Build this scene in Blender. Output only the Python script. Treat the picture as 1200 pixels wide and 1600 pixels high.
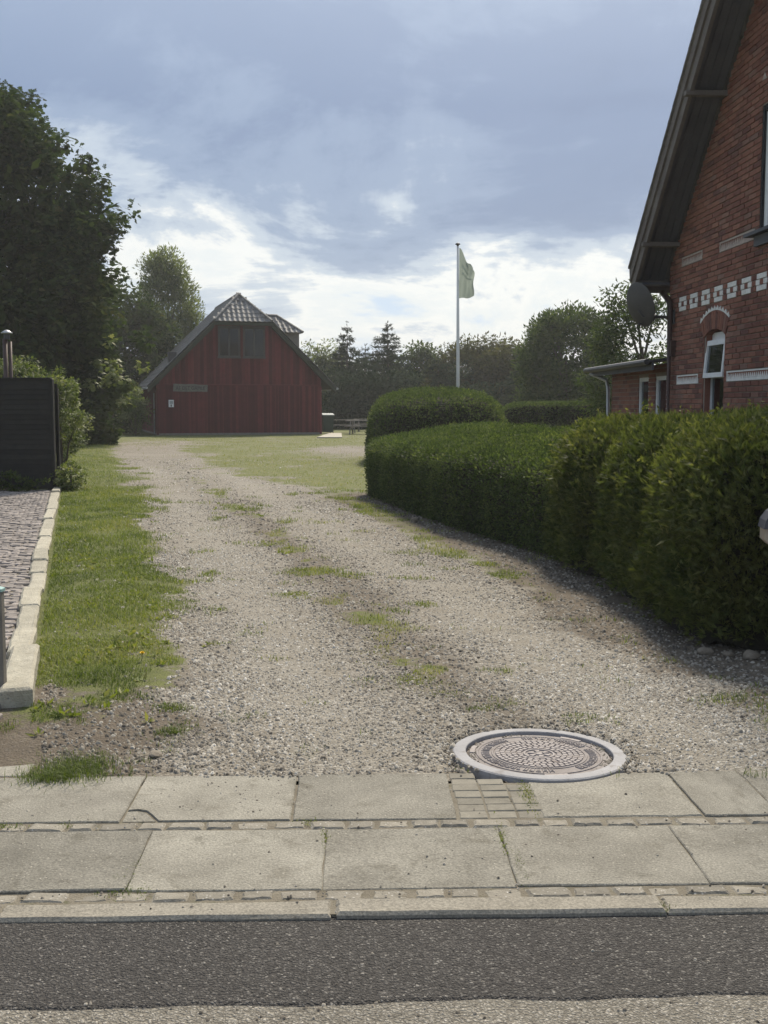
import bpy, math, random
import numpy as np
from math import sin, cos, tan, pi, radians, atan, atan2, sqrt

rng = np.random.default_rng(7)
random.seed(7)
for o in list(bpy.data.objects):
    bpy.data.objects.remove(o)
scene = bpy.context.scene
COL = scene.collection

# ------------------------------------------------------------------ camera
cam_d = bpy.data.cameras.new('camera')
cam_d.sensor_fit = 'VERTICAL'
cam_d.sensor_height = 36.0
cam_d.lens = 36.0 * 1750 / 1600
cam_d.clip_start = 0.05
cam_d.clip_end = 3000
cam = bpy.data.objects.new('camera', cam_d)
COL.objects.link(cam)
cam.location = (0, 0, 1.5)
cam.rotation_euler = (radians(90) - atan(165 / 1750), 0, 0)
scene.camera = cam

# ------------------------------------------------------------------ view
SUN_AZ, SUN_EL = 14.0, 47.0          # degrees, azimuth measured from +Y towards +X
vs = scene.view_settings
vs.view_transform = 'Standard'
vs.look = 'None'
vs.gamma = 1.0
vs.exposure = 0.18
vs.use_curve_mapping = False
scene.render.film_transparent = False
try:
    scene.cycles.use_denoising = True
    scene.cycles.max_bounces = 8
    scene.cycles.transparent_max_bounces = 12
    scene.cycles.volume_bounces = 1
except Exception:
    pass


# ------------------------------------------------------------------ node helpers
class NT:
    def __init__(self, tree):
        self.t = tree
        tree.nodes.clear()

    def n(self, typ, ins=None, **attrs):
        nd = self.t.nodes.new(typ)
        for k, v in attrs.items():
            setattr(nd, k, v)
        for k, v in (ins or {}).items():
            s = nd.inputs[k]
            if isinstance(v, bpy.types.NodeSocket):
                self.t.links.new(v, s)
            else:
                s.default_value = v
        return nd

    def math(self, op, a, b=None, c=None, clamp=False):
        nd = self.t.nodes.new('ShaderNodeMath')
        nd.operation = op
        nd.use_clamp = clamp
        for i, v in enumerate((a, b, c)):
            if v is None:
                continue
            if isinstance(v, bpy.types.NodeSocket):
                self.t.links.new(v, nd.inputs[i])
            else:
                nd.inputs[i].default_value = v
        return nd.outputs[0]

    def mix(self, f, a, b, blend='MIX'):
        nd = self.t.nodes.new('ShaderNodeMix')
        nd.data_type = 'RGBA'
        nd.blend_type = blend
        nd.clamp_factor = True
        for s, v in ((nd.inputs['Factor'], f), (nd.inputs['A'], a), (nd.inputs['B'], b)):
            pass
        def put(sock, v):
            if isinstance(v, bpy.types.NodeSocket):
                self.t.links.new(v, sock)
            elif isinstance(v, (int, float)):
                sock.default_value = v
            else:
                sock.default_value = (*v, 1) if len(v) == 3 else v
        put(nd.inputs[0], f)
        put(nd.inputs[6], a)
        put(nd.inputs[7], b)
        return nd.outputs[2]

    def ramp(self, f, stops, interp='LINEAR'):
        nd = self.t.nodes.new('ShaderNodeValToRGB')
        cr = nd.color_ramp
        cr.interpolation = interp
        while len(cr.elements) < len(stops):
            cr.elements.new(0.5)
        while len(cr.elements) > len(stops):
            cr.elements.remove(cr.elements[-1])
        for el, (p, c) in zip(cr.elements, stops):
            el.position = p
            if isinstance(c, (int, float)):
                c = (c, c, c)
            el.color = (*c, 1)
        self.t.links.new(f, nd.inputs[0])
        return nd.outputs[0]

    def noise(self, vec, scale, detail=4, rough=0.55, dist=0.0):
        nd = self.n('ShaderNodeTexNoise', {'Scale': scale, 'Detail': detail, 'Roughness': rough, 'Distortion': dist})
        if vec is not None:
            self.t.links.new(vec, nd.inputs['Vector'])
        return nd.outputs['Fac']


# ------------------------------------------------------------------ world: clouded daylight sky
world = bpy.data.worlds.new('World')
scene.world = world
world.use_nodes = True
w = NT(world.node_tree)
sky = w.n('ShaderNodeTexSky', sky_type='NISHITA', sun_disc=False, sun_elevation=radians(SUN_EL),
          sun_rotation=radians(SUN_AZ), air_density=1.2, dust_density=2.0)
tc = w.n('ShaderNodeTexCoord')
vdir = tc.outputs['Generated']
sep = w.n('ShaderNodeSeparateXYZ', {'Vector': vdir})
zz = w.math('MAXIMUM', sep.outputs[2], 0.0)
den = w.math('ADD', zz, 0.24)
px = w.math('DIVIDE', sep.outputs[0], den)
py = w.math('DIVIDE', sep.outputs[1], den)
plane = w.n('ShaderNodeCombineXYZ', {0: px, 1: py, 2: 8.8}).outputs[0]
# cloud layer seen in perspective: big masses, then ragged detail; thin cloud is bright, thick cloud dark
big = w.noise(plane, 0.75, 2, 0.5, 0.3)
puff = w.noise(plane, 1.45, 10, 0.60, 0.35)
wisp = w.noise(vdir, 7.0, 8, 0.62, 0.5)
bias = w.ramp(zz, [(0.0, 0.435), (0.07, 0.455), (0.115, 0.52), (0.155, 0.635), (0.25, 0.67), (0.34, 0.61), (0.6, 0.60), (1.0, 0.58)])
dens = w.math('ADD', w.math('ADD', w.math('MULTIPLY', w.math('SUBTRACT', puff, 0.5), 0.92), w.math('MULTIPLY', w.math('SUBTRACT', wisp, 0.5), 0.34)),
              w.math('ADD', bias, w.math('MULTIPLY', w.math('SUBTRACT', big, 0.5), 0.45)))
deck = w.ramp(dens, [(0.0, (0.40, 0.55, 0.78)), (0.33, (0.52, 0.65, 0.82)), (0.42, (0.78, 0.81, 0.81)), (0.465, (0.86, 0.865, 0.84)), (0.525, (0.50, 0.57, 0.66)),
                     (0.60, (0.26, 0.34, 0.49)), (0.70, (0.18, 0.25, 0.405)), (1.0, (0.135, 0.195, 0.335))], 'EASE')
glow = w.ramp(zz, [(0.0, 0.30), (0.10, 0.12), (0.16, 0.0), (0.25, 0.05), (0.36, 0.40), (0.7, 0.45), (1.0, 0.3)])
deck = w.mix(glow, deck, (0.56, 0.66, 0.80))
clear = w.mix(1.0, sky.outputs[0], (0.10, 0.10, 0.10), 'MULTIPLY')
skycol = w.mix(0.86, clear, deck)
bg = w.n('ShaderNodeBackground', {'Color': skycol, 'Strength': 1.0})
wo = w.n('ShaderNodeOutputWorld', {'Surface': bg.outputs[0]})

# ------------------------------------------------------------------ sun (behind thin cloud)
sun_d = bpy.data.lights.new('sun', 'SUN')
sun_d.energy = 5.0
sun_d.angle = radians(9.0)
sun_d.color = (1.0, 0.90, 0.74)
sun = bpy.data.objects.new('sun', sun_d)
COL.objects.link(sun)
sun.rotation_euler = (radians(90 - SUN_EL), 0, radians(180 - SUN_AZ))
sun.location = (10, 40, 40)


# ------------------------------------------------------------------ materials
def base_mat(name):
    m = bpy.data.materials.new(name)
    m.use_nodes = True
    return m, NT(m.node_tree)


def finish(m, t, col, rough=0.8, height=None, hstr=0.5, hdist=0.01, metal=0.0, spec=0.4, extra=None):
    ins = {'Roughness': rough, 'Metallic': metal, 'Specular IOR Level': spec}
    b = t.n('ShaderNodeBsdfPrincipled', ins)
    if isinstance(col, bpy.types.NodeSocket):
        t.t.links.new(col, b.inputs['Base Color'])
    else:
        b.inputs['Base Color'].default_value = (*col, 1)
    if height is not None:
        bm_ = t.n('ShaderNodeBump', {'Height': height, 'Strength': hstr, 'Distance': hdist})
        t.t.links.new(bm_.outputs[0], b.inputs['Normal'])
    out = b.outputs[0]
    if extra:
        out = extra(t, out)
    t.n('ShaderNodeOutputMaterial', {'Surface': out})
    return m


def rnd_socket(t):
    """a number per piece: the piece's own random plus the stored value of joined pieces"""
    a = t.n('ShaderNodeAttribute', attribute_name='rnd')
    oi = t.n('ShaderNodeObjectInfo')
    return t.math('FRACT', t.math('ADD', a.outputs['Fac'], oi.outputs['Random']))


def mat_mottle(name, c1, c2, scale=6, rough=0.85, fine=60, bump=0.3, dist=0.004, piece=0.0, c3=None, metal=0.0, spec=0.35, speck=None, grain=0.36, gscale=0, blot=None):
    m, t = base_mat(name)
    co = t.n('ShaderNodeTexCoord').outputs['Object']
    oi = t.n('ShaderNodeObjectInfo')
    off = t.n('ShaderNodeVectorMath', {0: co, 1: oi.outputs['Location']}, operation='ADD').outputs[0]
    n1 = t.noise(off, scale, 6, 0.62)
    n2 = t.noise(off, fine, 5, 0.6)
    col = t.mix(t.ramp(n1, [(0.32, 0.0), (0.68, 1.0)]), c1, c2)
    if c3 is not None:
        n3 = t.noise(off, scale * 2.7, 5, 0.65, 0.4)
        col = t.mix(t.ramp(n3, [(0.55, 0.0), (0.72, 0.8)]), col, c3)
    n4 = t.noise(off, gscale, 2, 0.7) if gscale else n2
    if gscale: n4 = t.ramp(n4, [(0.28, 0.0), (0.72, 1.0)])
    v = t.math('ADD', 1 - grain / 2, t.math('MULTIPLY', n4, grain))
    vv = t.n('ShaderNodeCombineXYZ', {0: v, 1: v, 2: v}).outputs[0]
    col = t.mix(1.0, col, vv, 'MULTIPLY')
    if piece:
        r = rnd_socket(t)
        p = t.math('ADD', 1 - piece / 2, t.math('MULTIPLY', r, piece))
        pv = t.n('ShaderNodeCombineXYZ', {0: p, 1: p, 2: p}).outputs[0]
        col = t.mix(1.0, col, pv, 'MULTIPLY')
    if speck:
        vo = t.n('ShaderNodeTexVoronoi', {'Scale': speck[0], 'Vector': off}, feature='F1')
        rr = t.n('ShaderNodeSeparateColor', {'Color': vo.outputs['Color']}).outputs[0]
        f = t.math('MULTIPLY', t.ramp(vo.outputs['Distance'], [(0.2, 1.0), (0.42, 0.0)]), t.ramp(rr, [(speck[2], 0.0), (speck[2] + 0.05, 1.0)]))
        col = t.mix(f, col, speck[1])
    if blot:                          # lichen and old stains
        n5 = t.noise(off, blot[0], 8, 0.72, 0.8)
        col = t.mix(t.ramp(n5, [(0.56, 0.0), (0.70, blot[2])]), col, blot[1])
    return finish(m, t, col, rough, n2, bump, dist, metal, spec)


def mat_aggregate(name, scale, stops, gapc):
    """road surface: stones bound in a darker mass"""
    m, t = base_mat(name)
    co = t.n('ShaderNodeTexCoord').outputs['Object']
    nz = t.n('ShaderNodeTexNoise', {'Scale': scale * 0.45, 'Detail': 3.0, 'Vector': co}).outputs['Color']
    sc_ = t.n('ShaderNodeVectorMath', {0: nz, 'Scale': 2.2 / scale}, operation='SCALE').outputs[0]
    cow = t.n('ShaderNodeVectorMath', {0: co, 1: sc_}, operation='ADD').outputs[0]
    vo = t.n('ShaderNodeTexVoronoi', {'Scale': scale, 'Vector': cow}, feature='F1')
    rr = t.n('ShaderNodeSeparateColor', {'Color': vo.outputs['Color']}).outputs[0]
    col = t.ramp(rr, stops)
    col = t.mix(t.math('MULTIPLY', t.ramp(vo.outputs['Distance'], [(0.30, 0.0), (0.60, 1.0)]), 0.75), col, gapc)
    n1 = t.noise(co, 2.2, 6, 0.65)
    v = t.math('ADD', 0.72, t.math('MULTIPLY', n1, 0.56))
    col = t.mix(1.0, col, t.n('ShaderNodeCombineXYZ', {0: v, 1: v, 2: v}).outputs[0], 'MULTIPLY')
    h = t.math('ADD', t.math('SUBTRACT', 1.0, vo.outputs['Distance']), t.math('MULTIPLY', rr, 0.5))
    return finish(m, t, col, 0.85, h, 0.9, 0.008, spec=0.3)


def mat_brick(name):
    m, t = base_mat(name)
    co = t.n('ShaderNodeTexCoord').outputs['Object']
    oi = t.n('ShaderNodeObjectInfo')
    off = t.n('ShaderNodeVectorMath', {0: co, 1: oi.outputs['Location']}, operation='ADD').outputs[0]
    gl = t.n('ShaderNodeNewGeometry').outputs['Position']
    r = rnd_socket(t)
    col = t.ramp(r, [(0.0, (0.13, 0.062, 0.052)), (0.25, (0.19, 0.082, 0.06)), (0.6, (0.24, 0.106, 0.074)), (0.88, (0.275, 0.13, 0.09)), (1.0, (0.21, 0.125, 0.10))])
    n1 = t.noise(off, 40, 6, 0.65)
    v = t.math('ADD', 0.72, t.math('MULTIPLY', n1, 0.56))
    col = t.mix(1.0, col, t.n('ShaderNodeCombineXYZ', {0: v, 1: v, 2: v}).outputs[0], 'MULTIPLY')
    n2 = t.noise(gl, 1.4, 5, 0.6, 0.3)
    col = t.mix(t.ramp(n2, [(0.52, 0.0), (0.72, 0.45)]), col, (0.13, 0.085, 0.07))
    n3 = t.noise(gl, 5.0, 5, 0.65)
    col = t.mix(t.ramp(n3, [(0.62, 0.0), (0.75, 0.35)]), col, (0.34, 0.27, 0.22))
    return finish(m, t, col, 0.92, n1, 0.9, 0.006, spec=0.25)


def mat_leaf(name, cols, trans=0.35, rough=0.5, spec=0.3, patch=None):
    """cols: dark .. light leaf colours, picked per leaf; light also passes through the blade"""
    m, t = base_mat(name)
    a = t.n('ShaderNodeAttribute', attribute_name='rnd').outputs['Fac']
    st = [(i / (len(cols) - 1), c) for i, c in enumerate(cols)]
    col = t.ramp(a, st)
    if patch:
        co = t.n('ShaderNodeTexCoord').outputs['Object']
        n1 = t.noise(co, patch[0], 3, 0.6)
        col = t.mix(t.ramp(n1, [(0.48, 0.0), (0.66, patch[2])]), col, patch[1])
    b = t.n('ShaderNodeBsdfPrincipled', {'Base Color': col, 'Roughness': rough, 'Specular IOR Level': spec})
    tcol = t.mix(1.0, col, (1.25, 1.35, 0.55), 'MULTIPLY')
    tr = t.n('ShaderNodeBsdfTranslucent', {'Color': tcol})
    mx = t.n('ShaderNodeMixShader', {0: trans, 1: b.outputs[0], 2: tr.outputs[0]})
    t.n('ShaderNodeOutputMaterial', {'Surface': mx.outputs[0]})
    return m


def mat_cloth(name, c):
    m, t = base_mat(name)
    d_ = t.n('ShaderNodeBsdfDiffuse', {'Color': (*c, 1)})
    tr = t.n('ShaderNodeBsdfTranslucent', {'Color': (*c, 1)})
    mx = t.n('ShaderNodeMixShader', {0: 0.5, 1: d_.outputs[0], 2: tr.outputs[0]})
    t.n('ShaderNodeOutputMaterial', {'Surface': mx.outputs[0]})
    return m


def mat_glass(name, tint=(0.8, 0.85, 0.85), see=0.55, refl=1.4):
    m, t = base_mat(name)
    fr = t.n('ShaderNodeFresnel', {'IOR': 1.5})
    gl = t.n('ShaderNodeBsdfGlossy', {'Roughness': 0.03, 'Color': (0.9, 0.95, 1, 1)})
    tr = t.n('ShaderNodeBsdfTransparent', {'Color': (*[c * see for c in tint], 1)})
    f = t.math('ADD', t.math('MULTIPLY', fr.outputs[0], refl), 0.02, clamp=True)
    mx = t.n('ShaderNodeMixShader', {0: f, 1: tr.outputs[0], 2: gl.outputs[0]})
    t.n('ShaderNodeOutputMaterial', {'Surface': mx.outputs[0]})
    return m


def mat_stone_bits(name, cols):
    m, t = base_mat(name)
    a = t.n('ShaderNodeAttribute', attribute_name='rnd').outputs['Fac']
    st = [(i / (len(cols) - 1), c) for i, c in enumerate(cols)]
    col = t.ramp(a, st)
    co = t.n('ShaderNodeTexCoord').outputs['Object']
    n = t.noise(co, 260, 3, 0.6)
    v = t.math('ADD', 0.75, t.math('MULTIPLY', n, 0.5))
    vv = t.n('ShaderNodeCombineXYZ', {0: v, 1: v, 2: v}).outputs[0]
    col = t.mix(1.0, col, vv, 'MULTIPLY')
    return finish(m, t, col, 0.8)


M = {}
M['slab'] = mat_mottle('concrete_slab', (0.172, 0.16, 0.132), (0.285, 0.268, 0.225), 2.6, 0.9, 90, 1.0, 0.006, 0.42, (0.135, 0.122, 0.094), speck=(110, (0.40, 0.37, 0.31), 0.93), grain=0.75, gscale=130, blot=(9.0, (0.10, 0.092, 0.07), 0.55))
M['kerb'] = mat_mottle('kerb_concrete', (0.215, 0.195, 0.158), (0.295, 0.27, 0.222), 7, 0.9, 110, 0.6, 0.004, 0.2, blot=(6.0, (0.13, 0.118, 0.09), 0.6), speck=(80, (0.16, 0.15, 0.13), 0.9), grain=0.75, gscale=130)
M['sett'] = mat_mottle('granite_sett', (0.19, 0.172, 0.138), (0.275, 0.25, 0.205), 22, 0.85, 160, 0.8, 0.006, 0.4, speck=(120, (0.5, 0.48, 0.44), 0.85))
M['sand'] = mat_mottle('joint_sand', (0.14, 0.12, 0.088), (0.22, 0.195, 0.15), 9, 0.95, 130, 0.9, 0.008, c3=(0.085, 0.088, 0.04))
M['granite'] = mat_mottle('granite_kerb', (0.30, 0.275, 0.215), (0.43, 0.40, 0.32), 9, 0.85, 60, 0.9, 0.012, 0.25, (0.26, 0.26, 0.21), speck=(70, (0.22, 0.21, 0.19), 0.8))
M['clinker'] = mat_mottle('paving_sett', (0.175, 0.15, 0.135), (0.31, 0.275, 0.25), 14, 0.8, 90, 0.7, 0.006, 0.5)
M['brickpaver'] = mat_mottle('brick_paver', (0.165, 0.152, 0.122), (0.235, 0.215, 0.175), 12, 0.9, 110, 0.6, 0.004, 0.25)
M['asphalt'] = mat_aggregate('asphalt', 125, [(0.0, (0.030, 0.028, 0.026)), (0.4, (0.062, 0.058, 0.054)), (0.75, (0.095, 0.089, 0.082)), (0.93, (0.15, 0.14, 0.128)), (1.0, (0.26, 0.245, 0.22))], (0.04, 0.036, 0.033))
M['oldroad'] = mat_aggregate('worn_road', 120, [(0.0, (0.12, 0.108, 0.09)), (0.25, (0.21, 0.195, 0.165)), (0.75, (0.29, 0.27, 0.23)), (1.0, (0.42, 0.39, 0.34))], (0.14, 0.125, 0.10))
M['iron'] = mat_mottle('cast_iron', (0.27, 0.24, 0.225), (0.36, 0.325, 0.31), 9, 0.75, 120, 0.4, 0.002, c3=(0.14, 0.10, 0.08), metal=0.0, spec=0.3)
M['ironrim'] = mat_mottle('worn_iron_rim', (0.24, 0.236, 0.244), (0.33, 0.326, 0.335), 5, 0.7, 90, 0.8, 0.003, c3=(0.15, 0.132, 0.12), metal=0.0, spec=0.3)
M['ironplate'] = mat_mottle('worn_cover_iron', (0.19, 0.165, 0.155), (0.265, 0.24, 0.23), 12, 0.75, 120, 0.6, 0.003, c3=(0.115, 0.085, 0.07), spec=0.3)
M['irondark'] = mat_mottle('rusty_iron', (0.12, 0.09, 0.075), (0.20, 0.165, 0.145), 14, 0.8, 120, 0.5, 0.002)
M['brick'] = mat_brick('red_brick')
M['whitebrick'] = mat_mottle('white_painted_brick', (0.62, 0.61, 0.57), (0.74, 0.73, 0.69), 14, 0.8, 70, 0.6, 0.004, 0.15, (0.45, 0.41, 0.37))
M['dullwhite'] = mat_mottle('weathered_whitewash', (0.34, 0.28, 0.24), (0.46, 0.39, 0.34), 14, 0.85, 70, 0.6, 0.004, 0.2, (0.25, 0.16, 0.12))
M['mortar'] = mat_mottle('mortar', (0.215, 0.17, 0.14), (0.29, 0.24, 0.20), 8, 0.95, 90, 0.7, 0.004)
M['soffit'] = mat_mottle('dark_painted_soffit', (0.075, 0.08, 0.09), (0.10, 0.105, 0.115), 3, 0.7, 40, 0.2, 0.003, 0.2)
M['verge'] = mat_mottle('weathered_verge_board', (0.115, 0.10, 0.088), (0.165, 0.148, 0.132), 3, 0.75, 40, 0.4, 0.004, 0.25)
M['tile'] = mat_mottle('grey_roof_tile', (0.15, 0.145, 0.14), (0.23, 0.22, 0.21), 5, 0.62, 50, 0.5, 0.006, 0.4, (0.12, 0.125, 0.09), spec=0.3)
M['barnred'] = mat_mottle('dark_red_board', (0.098, 0.0175, 0.018), (0.13, 0.024, 0.025), 2.2, 0.85, 30, 0.4, 0.004, 0.75, (0.066, 0.018, 0.018))
M['barngreen'] = mat_mottle('dark_green_trim', (0.030, 0.034, 0.020), (0.045, 0.047, 0.03), 2.2, 0.7, 30, 0.3, 0.003, 0.2)
M['barndark'] = mat_mottle('dark_backing', (0.035, 0.012, 0.012), (0.05, 0.016, 0.016), 3, 0.9)
M['greywood'] = mat_mottle('weathered_grey_wood', (0.13, 0.12, 0.105), (0.20, 0.185, 0.16), 7, 0.85, 60, 0.6, 0.004, 0.3)
M['fence'] = mat_mottle('black_stained_wood', (0.014, 0.014, 0.013), (0.026, 0.024, 0.021), 5, 0.75, 50, 0.5, 0.004, 0.5)
M['white'] = mat_mottle('white_paint', (0.66, 0.67, 0.66), (0.76, 0.77, 0.76), 3, 0.45, 40, 0.1, 0.001, c3=(0.58, 0.58, 0.56))
M['frame'] = mat_mottle('grey_window_paint', (0.17, 0.18, 0.175), (0.22, 0.23, 0.22), 3, 0.5, 40, 0.1, 0.001)
M['barnframe'] = mat_mottle('green_grey_window_paint', (0.058, 0.052, 0.045), (0.078, 0.07, 0.062), 3, 0.6, 40, 0.2, 0.001)
M['blind'] = mat_mottle('pale_blind', (0.52, 0.56, 0.53), (0.62, 0.65, 0.62), 2, 0.6, 20, 0.1, 0.001)
M['dark'] = mat_mottle('dark_interior', (0.015, 0.016, 0.018), (0.025, 0.026, 0.028), 2, 0.9)  # near black in place of the shade behind window panes
M['steel'] = mat_mottle('galvanised_steel', (0.34, 0.35, 0.36), (0.44, 0.45, 0.46), 4, 0.45, 60, 0.2, 0.001, metal=0.6, spec=0.5)
M['darksteel'] = mat_mottle('dark_steel', (0.055, 0.055, 0.058), (0.08, 0.08, 0.082), 6, 0.55, 60, 0.2, 0.001, metal=0.3)
M['brownpipe'] = mat_mottle('dark_brown_pipe', (0.045, 0.025, 0.02), (0.07, 0.04, 0.033), 5, 0.5, 50, 0.2, 0.001)
M['dish'] = mat_mottle('dark_grey_dish', (0.055, 0.052, 0.05), (0.08, 0.076, 0.072), 3, 0.6, 60, 0.2, 0.001)
M['pole'] = mat_mottle('white_pole_paint', (0.62, 0.62, 0.60), (0.70, 0.70, 0.68), 2, 0.4, 40, 0.1, 0.001)
M['bin'] = mat_mottle('dark_green_plastic', (0.02, 0.04, 0.028), (0.03, 0.055, 0.038), 3, 0.45)
M['binlid'] = mat_mottle('grey_lid_plastic', (0.22, 0.25, 0.24), (0.28, 0.31, 0.30), 3, 0.4)
M['paper'] = mat_mottle('white_paper', (0.66, 0.66, 0.66), (0.74, 0.74, 0.74), 3, 0.7, 20, 0.05, 0.001)
M['ink'] = mat_mottle('dark_ink', (0.03, 0.03, 0.035), (0.05, 0.05, 0.055), 3, 0.7)
M['midink'] = mat_mottle('grey_ink', (0.30, 0.32, 0.33), (0.40, 0.42, 0.43), 20, 0.7)
M['signink'] = mat_mottle('dark_carved_letters', (0.045, 0.04, 0.035), (0.06, 0.055, 0.05), 3, 0.85)
M['bark'] = mat_mottle('bark', (0.075, 0.06, 0.045), (0.12, 0.10, 0.08), 7, 0.95, 40, 1.0, 0.02)
M['twig'] = mat_mottle('inner_twigs', (0.018, 0.017, 0.012), (0.03, 0.028, 0.018), 12, 0.95, 60, 1.0, 0.02)
M['concrete'] = mat_mottle('pale_concrete', (0.36, 0.33, 0.27), (0.43, 0.40, 0.34), 3, 0.9, 60, 0.4, 0.003)
M['teal'] = mat_mottle('teal_cap', (0.22, 0.36, 0.34), (0.28, 0.42, 0.40), 8, 0.6)
M['beige'] = mat_mottle('beige_enamel', (0.30, 0.245, 0.18), (0.37, 0.305, 0.235), 9, 0.6)
M['slatehood'] = mat_mottle('slate_grey_hood', (0.060, 0.062, 0.075), (0.085, 0.087, 0.10), 6, 0.6)
M['glass'] = mat_glass('window_glass')
M['barnglass'] = mat_glass('barn_window_glass', (0.6, 0.62, 0.62), 0.5, 0.2)
M['pebble'] = mat_stone_bits('gravel_stones', [(0.055, 0.047, 0.037), (0.135, 0.116, 0.093), (0.22, 0.197, 0.163), (0.295, 0.268, 0.225), (0.37, 0.343, 0.295), (0.58, 0.55, 0.495)])
M['boulder'] = mat_mottle('fieldstone', (0.13, 0.108, 0.082), (0.22, 0.19, 0.15), 12, 0.85, 60, 0.8, 0.01, 0.5)
M['grass'] = mat_leaf('grass_blades', [(0.085, 0.115, 0.024), (0.15, 0.19, 0.04), (0.22, 0.24, 0.06), (0.32, 0.29, 0.125)], 0.35, 0.6)
M['chestnut'] = mat_leaf('chestnut_leaves', [(0.024, 0.042, 0.014), (0.038, 0.062, 0.019), (0.056, 0.082, 0.026), (0.085, 0.085, 0.034)], 0.32, 0.85, 0.04, (0.35, (0.075, 0.068, 0.028), 0.35))
M['willow'] = mat_leaf('silvery_leaves', [(0.075, 0.095, 0.048), (0.12, 0.145, 0.075), (0.18, 0.20, 0.115), (0.24, 0.25, 0.16)], 0.48, 0.8, 0.06)
M['spruce'] = mat_leaf('spruce_needles', [(0.022, 0.036, 0.020), (0.034, 0.052, 0.028), (0.048, 0.068, 0.035)], 0.12, 0.9, 0.02)
M['decid'] = mat_leaf('mixed_leaves', [(0.036, 0.056, 0.020), (0.055, 0.082, 0.028), (0.085, 0.115, 0.04), (0.115, 0.13, 0.05)], 0.34, 0.85, 0.04)
M['rust'] = mat_leaf('reddish_leaves', [(0.045, 0.045, 0.022), (0.07, 0.068, 0.032), (0.10, 0.092, 0.042), (0.085, 0.105, 0.042)], 0.34, 0.85, 0.04)
M['boxleaf'] = mat_leaf('clipped_hedge_leaves', [(0.042, 0.062, 0.026), (0.07, 0.098, 0.040), (0.11, 0.14, 0.058), (0.17, 0.19, 0.085)], 0.38, 0.6, 0.2)
M['thuja'] = mat_leaf('conifer_sprays', [(0.040, 0.056, 0.020), (0.080, 0.100, 0.035), (0.13, 0.145, 0.054), (0.19, 0.185, 0.08)], 0.38, 0.65, 0.15, (1.6, (0.11, 0.095, 0.042), 0.3))
M['ivy'] = mat_leaf('climber_leaves', [(0.055, 0.08, 0.025), (0.10, 0.13, 0.045), (0.155, 0.18, 0.07), (0.23, 0.235, 0.115)], 0.40, 0.55, 0.25)
M['flag'] = mat_cloth('pale_green_flag_cloth', (0.27, 0.315, 0.28))
M['flagmark'] = mat_cloth('light_flag_print', (0.44, 0.50, 0.46))
M['dandelion'] = mat_mottle('yellow_petals', (0.75, 0.50, 0.02), (0.80, 0.58, 0.04), 30, 0.7)


# ------------------------------------------------------------------ object helpers
def link(o, parent=None):
    COL.objects.link(o)
    if parent is not None:
        o.parent = parent
    return o


def tag(o, label=None, cat=None, group=None, kind=None):
    if label: o['label'] = label
    if cat: o['category'] = cat
    if group: o['group'] = group
    if kind: o['kind'] = kind
    return o


def empty(name, loc=(0, 0, 0), rz=0.0):
    o = bpy.data.objects.new(name, None)
    o.empty_display_size = 0.3
    o.location = loc
    o.rotation_euler = (0, 0, rz)
    return link(o)


def np_mesh(name, V, F, rnd=None, smooth=False):
    """V (n,3); F (m,k) all of one size; rnd: a value per vertex"""
    V = np.asarray(V, dtype=np.float32)
    F = np.asarray(F, dtype=np.int32)
    me = bpy.data.meshes.new(name)
    me.vertices.add(len(V))
    me.vertices.foreach_set('co', V.ravel())
    k = F.shape[1]
    me.loops.add(F.size)
    me.loops.foreach_set('vertex_index', F.ravel())
    me.polygons.add(len(F))
    me.polygons.foreach_set('loop_start', np.arange(0, F.size, k, dtype=np.int32))
    me.polygons.foreach_set('loop_total', np.full(len(F), k, dtype=np.int32))
    if smooth:
        me.polygons.foreach_set('use_smooth', np.ones(len(F), dtype=bool))
    if rnd is not None:
        a = me.attributes.new('rnd', 'FLOAT', 'POINT')
        a.data.foreach_set('value', np.asarray(rnd, dtype=np.float32))
    me.update(calc_edges=True)
    return me


def obj(name, me, mat=None, parent=None, loc=None, rot=None, scale=None):
    if mat is not None and not me.materials:
        me.materials.append(M[mat] if isinstance(mat, str) else mat)
    o = bpy.data.objects.new(name, me)
    if loc is not None: o.location = loc
    if rot is not None: o.rotation_euler = rot
    if scale is not None: o.scale = scale
    return link(o, parent)


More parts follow.
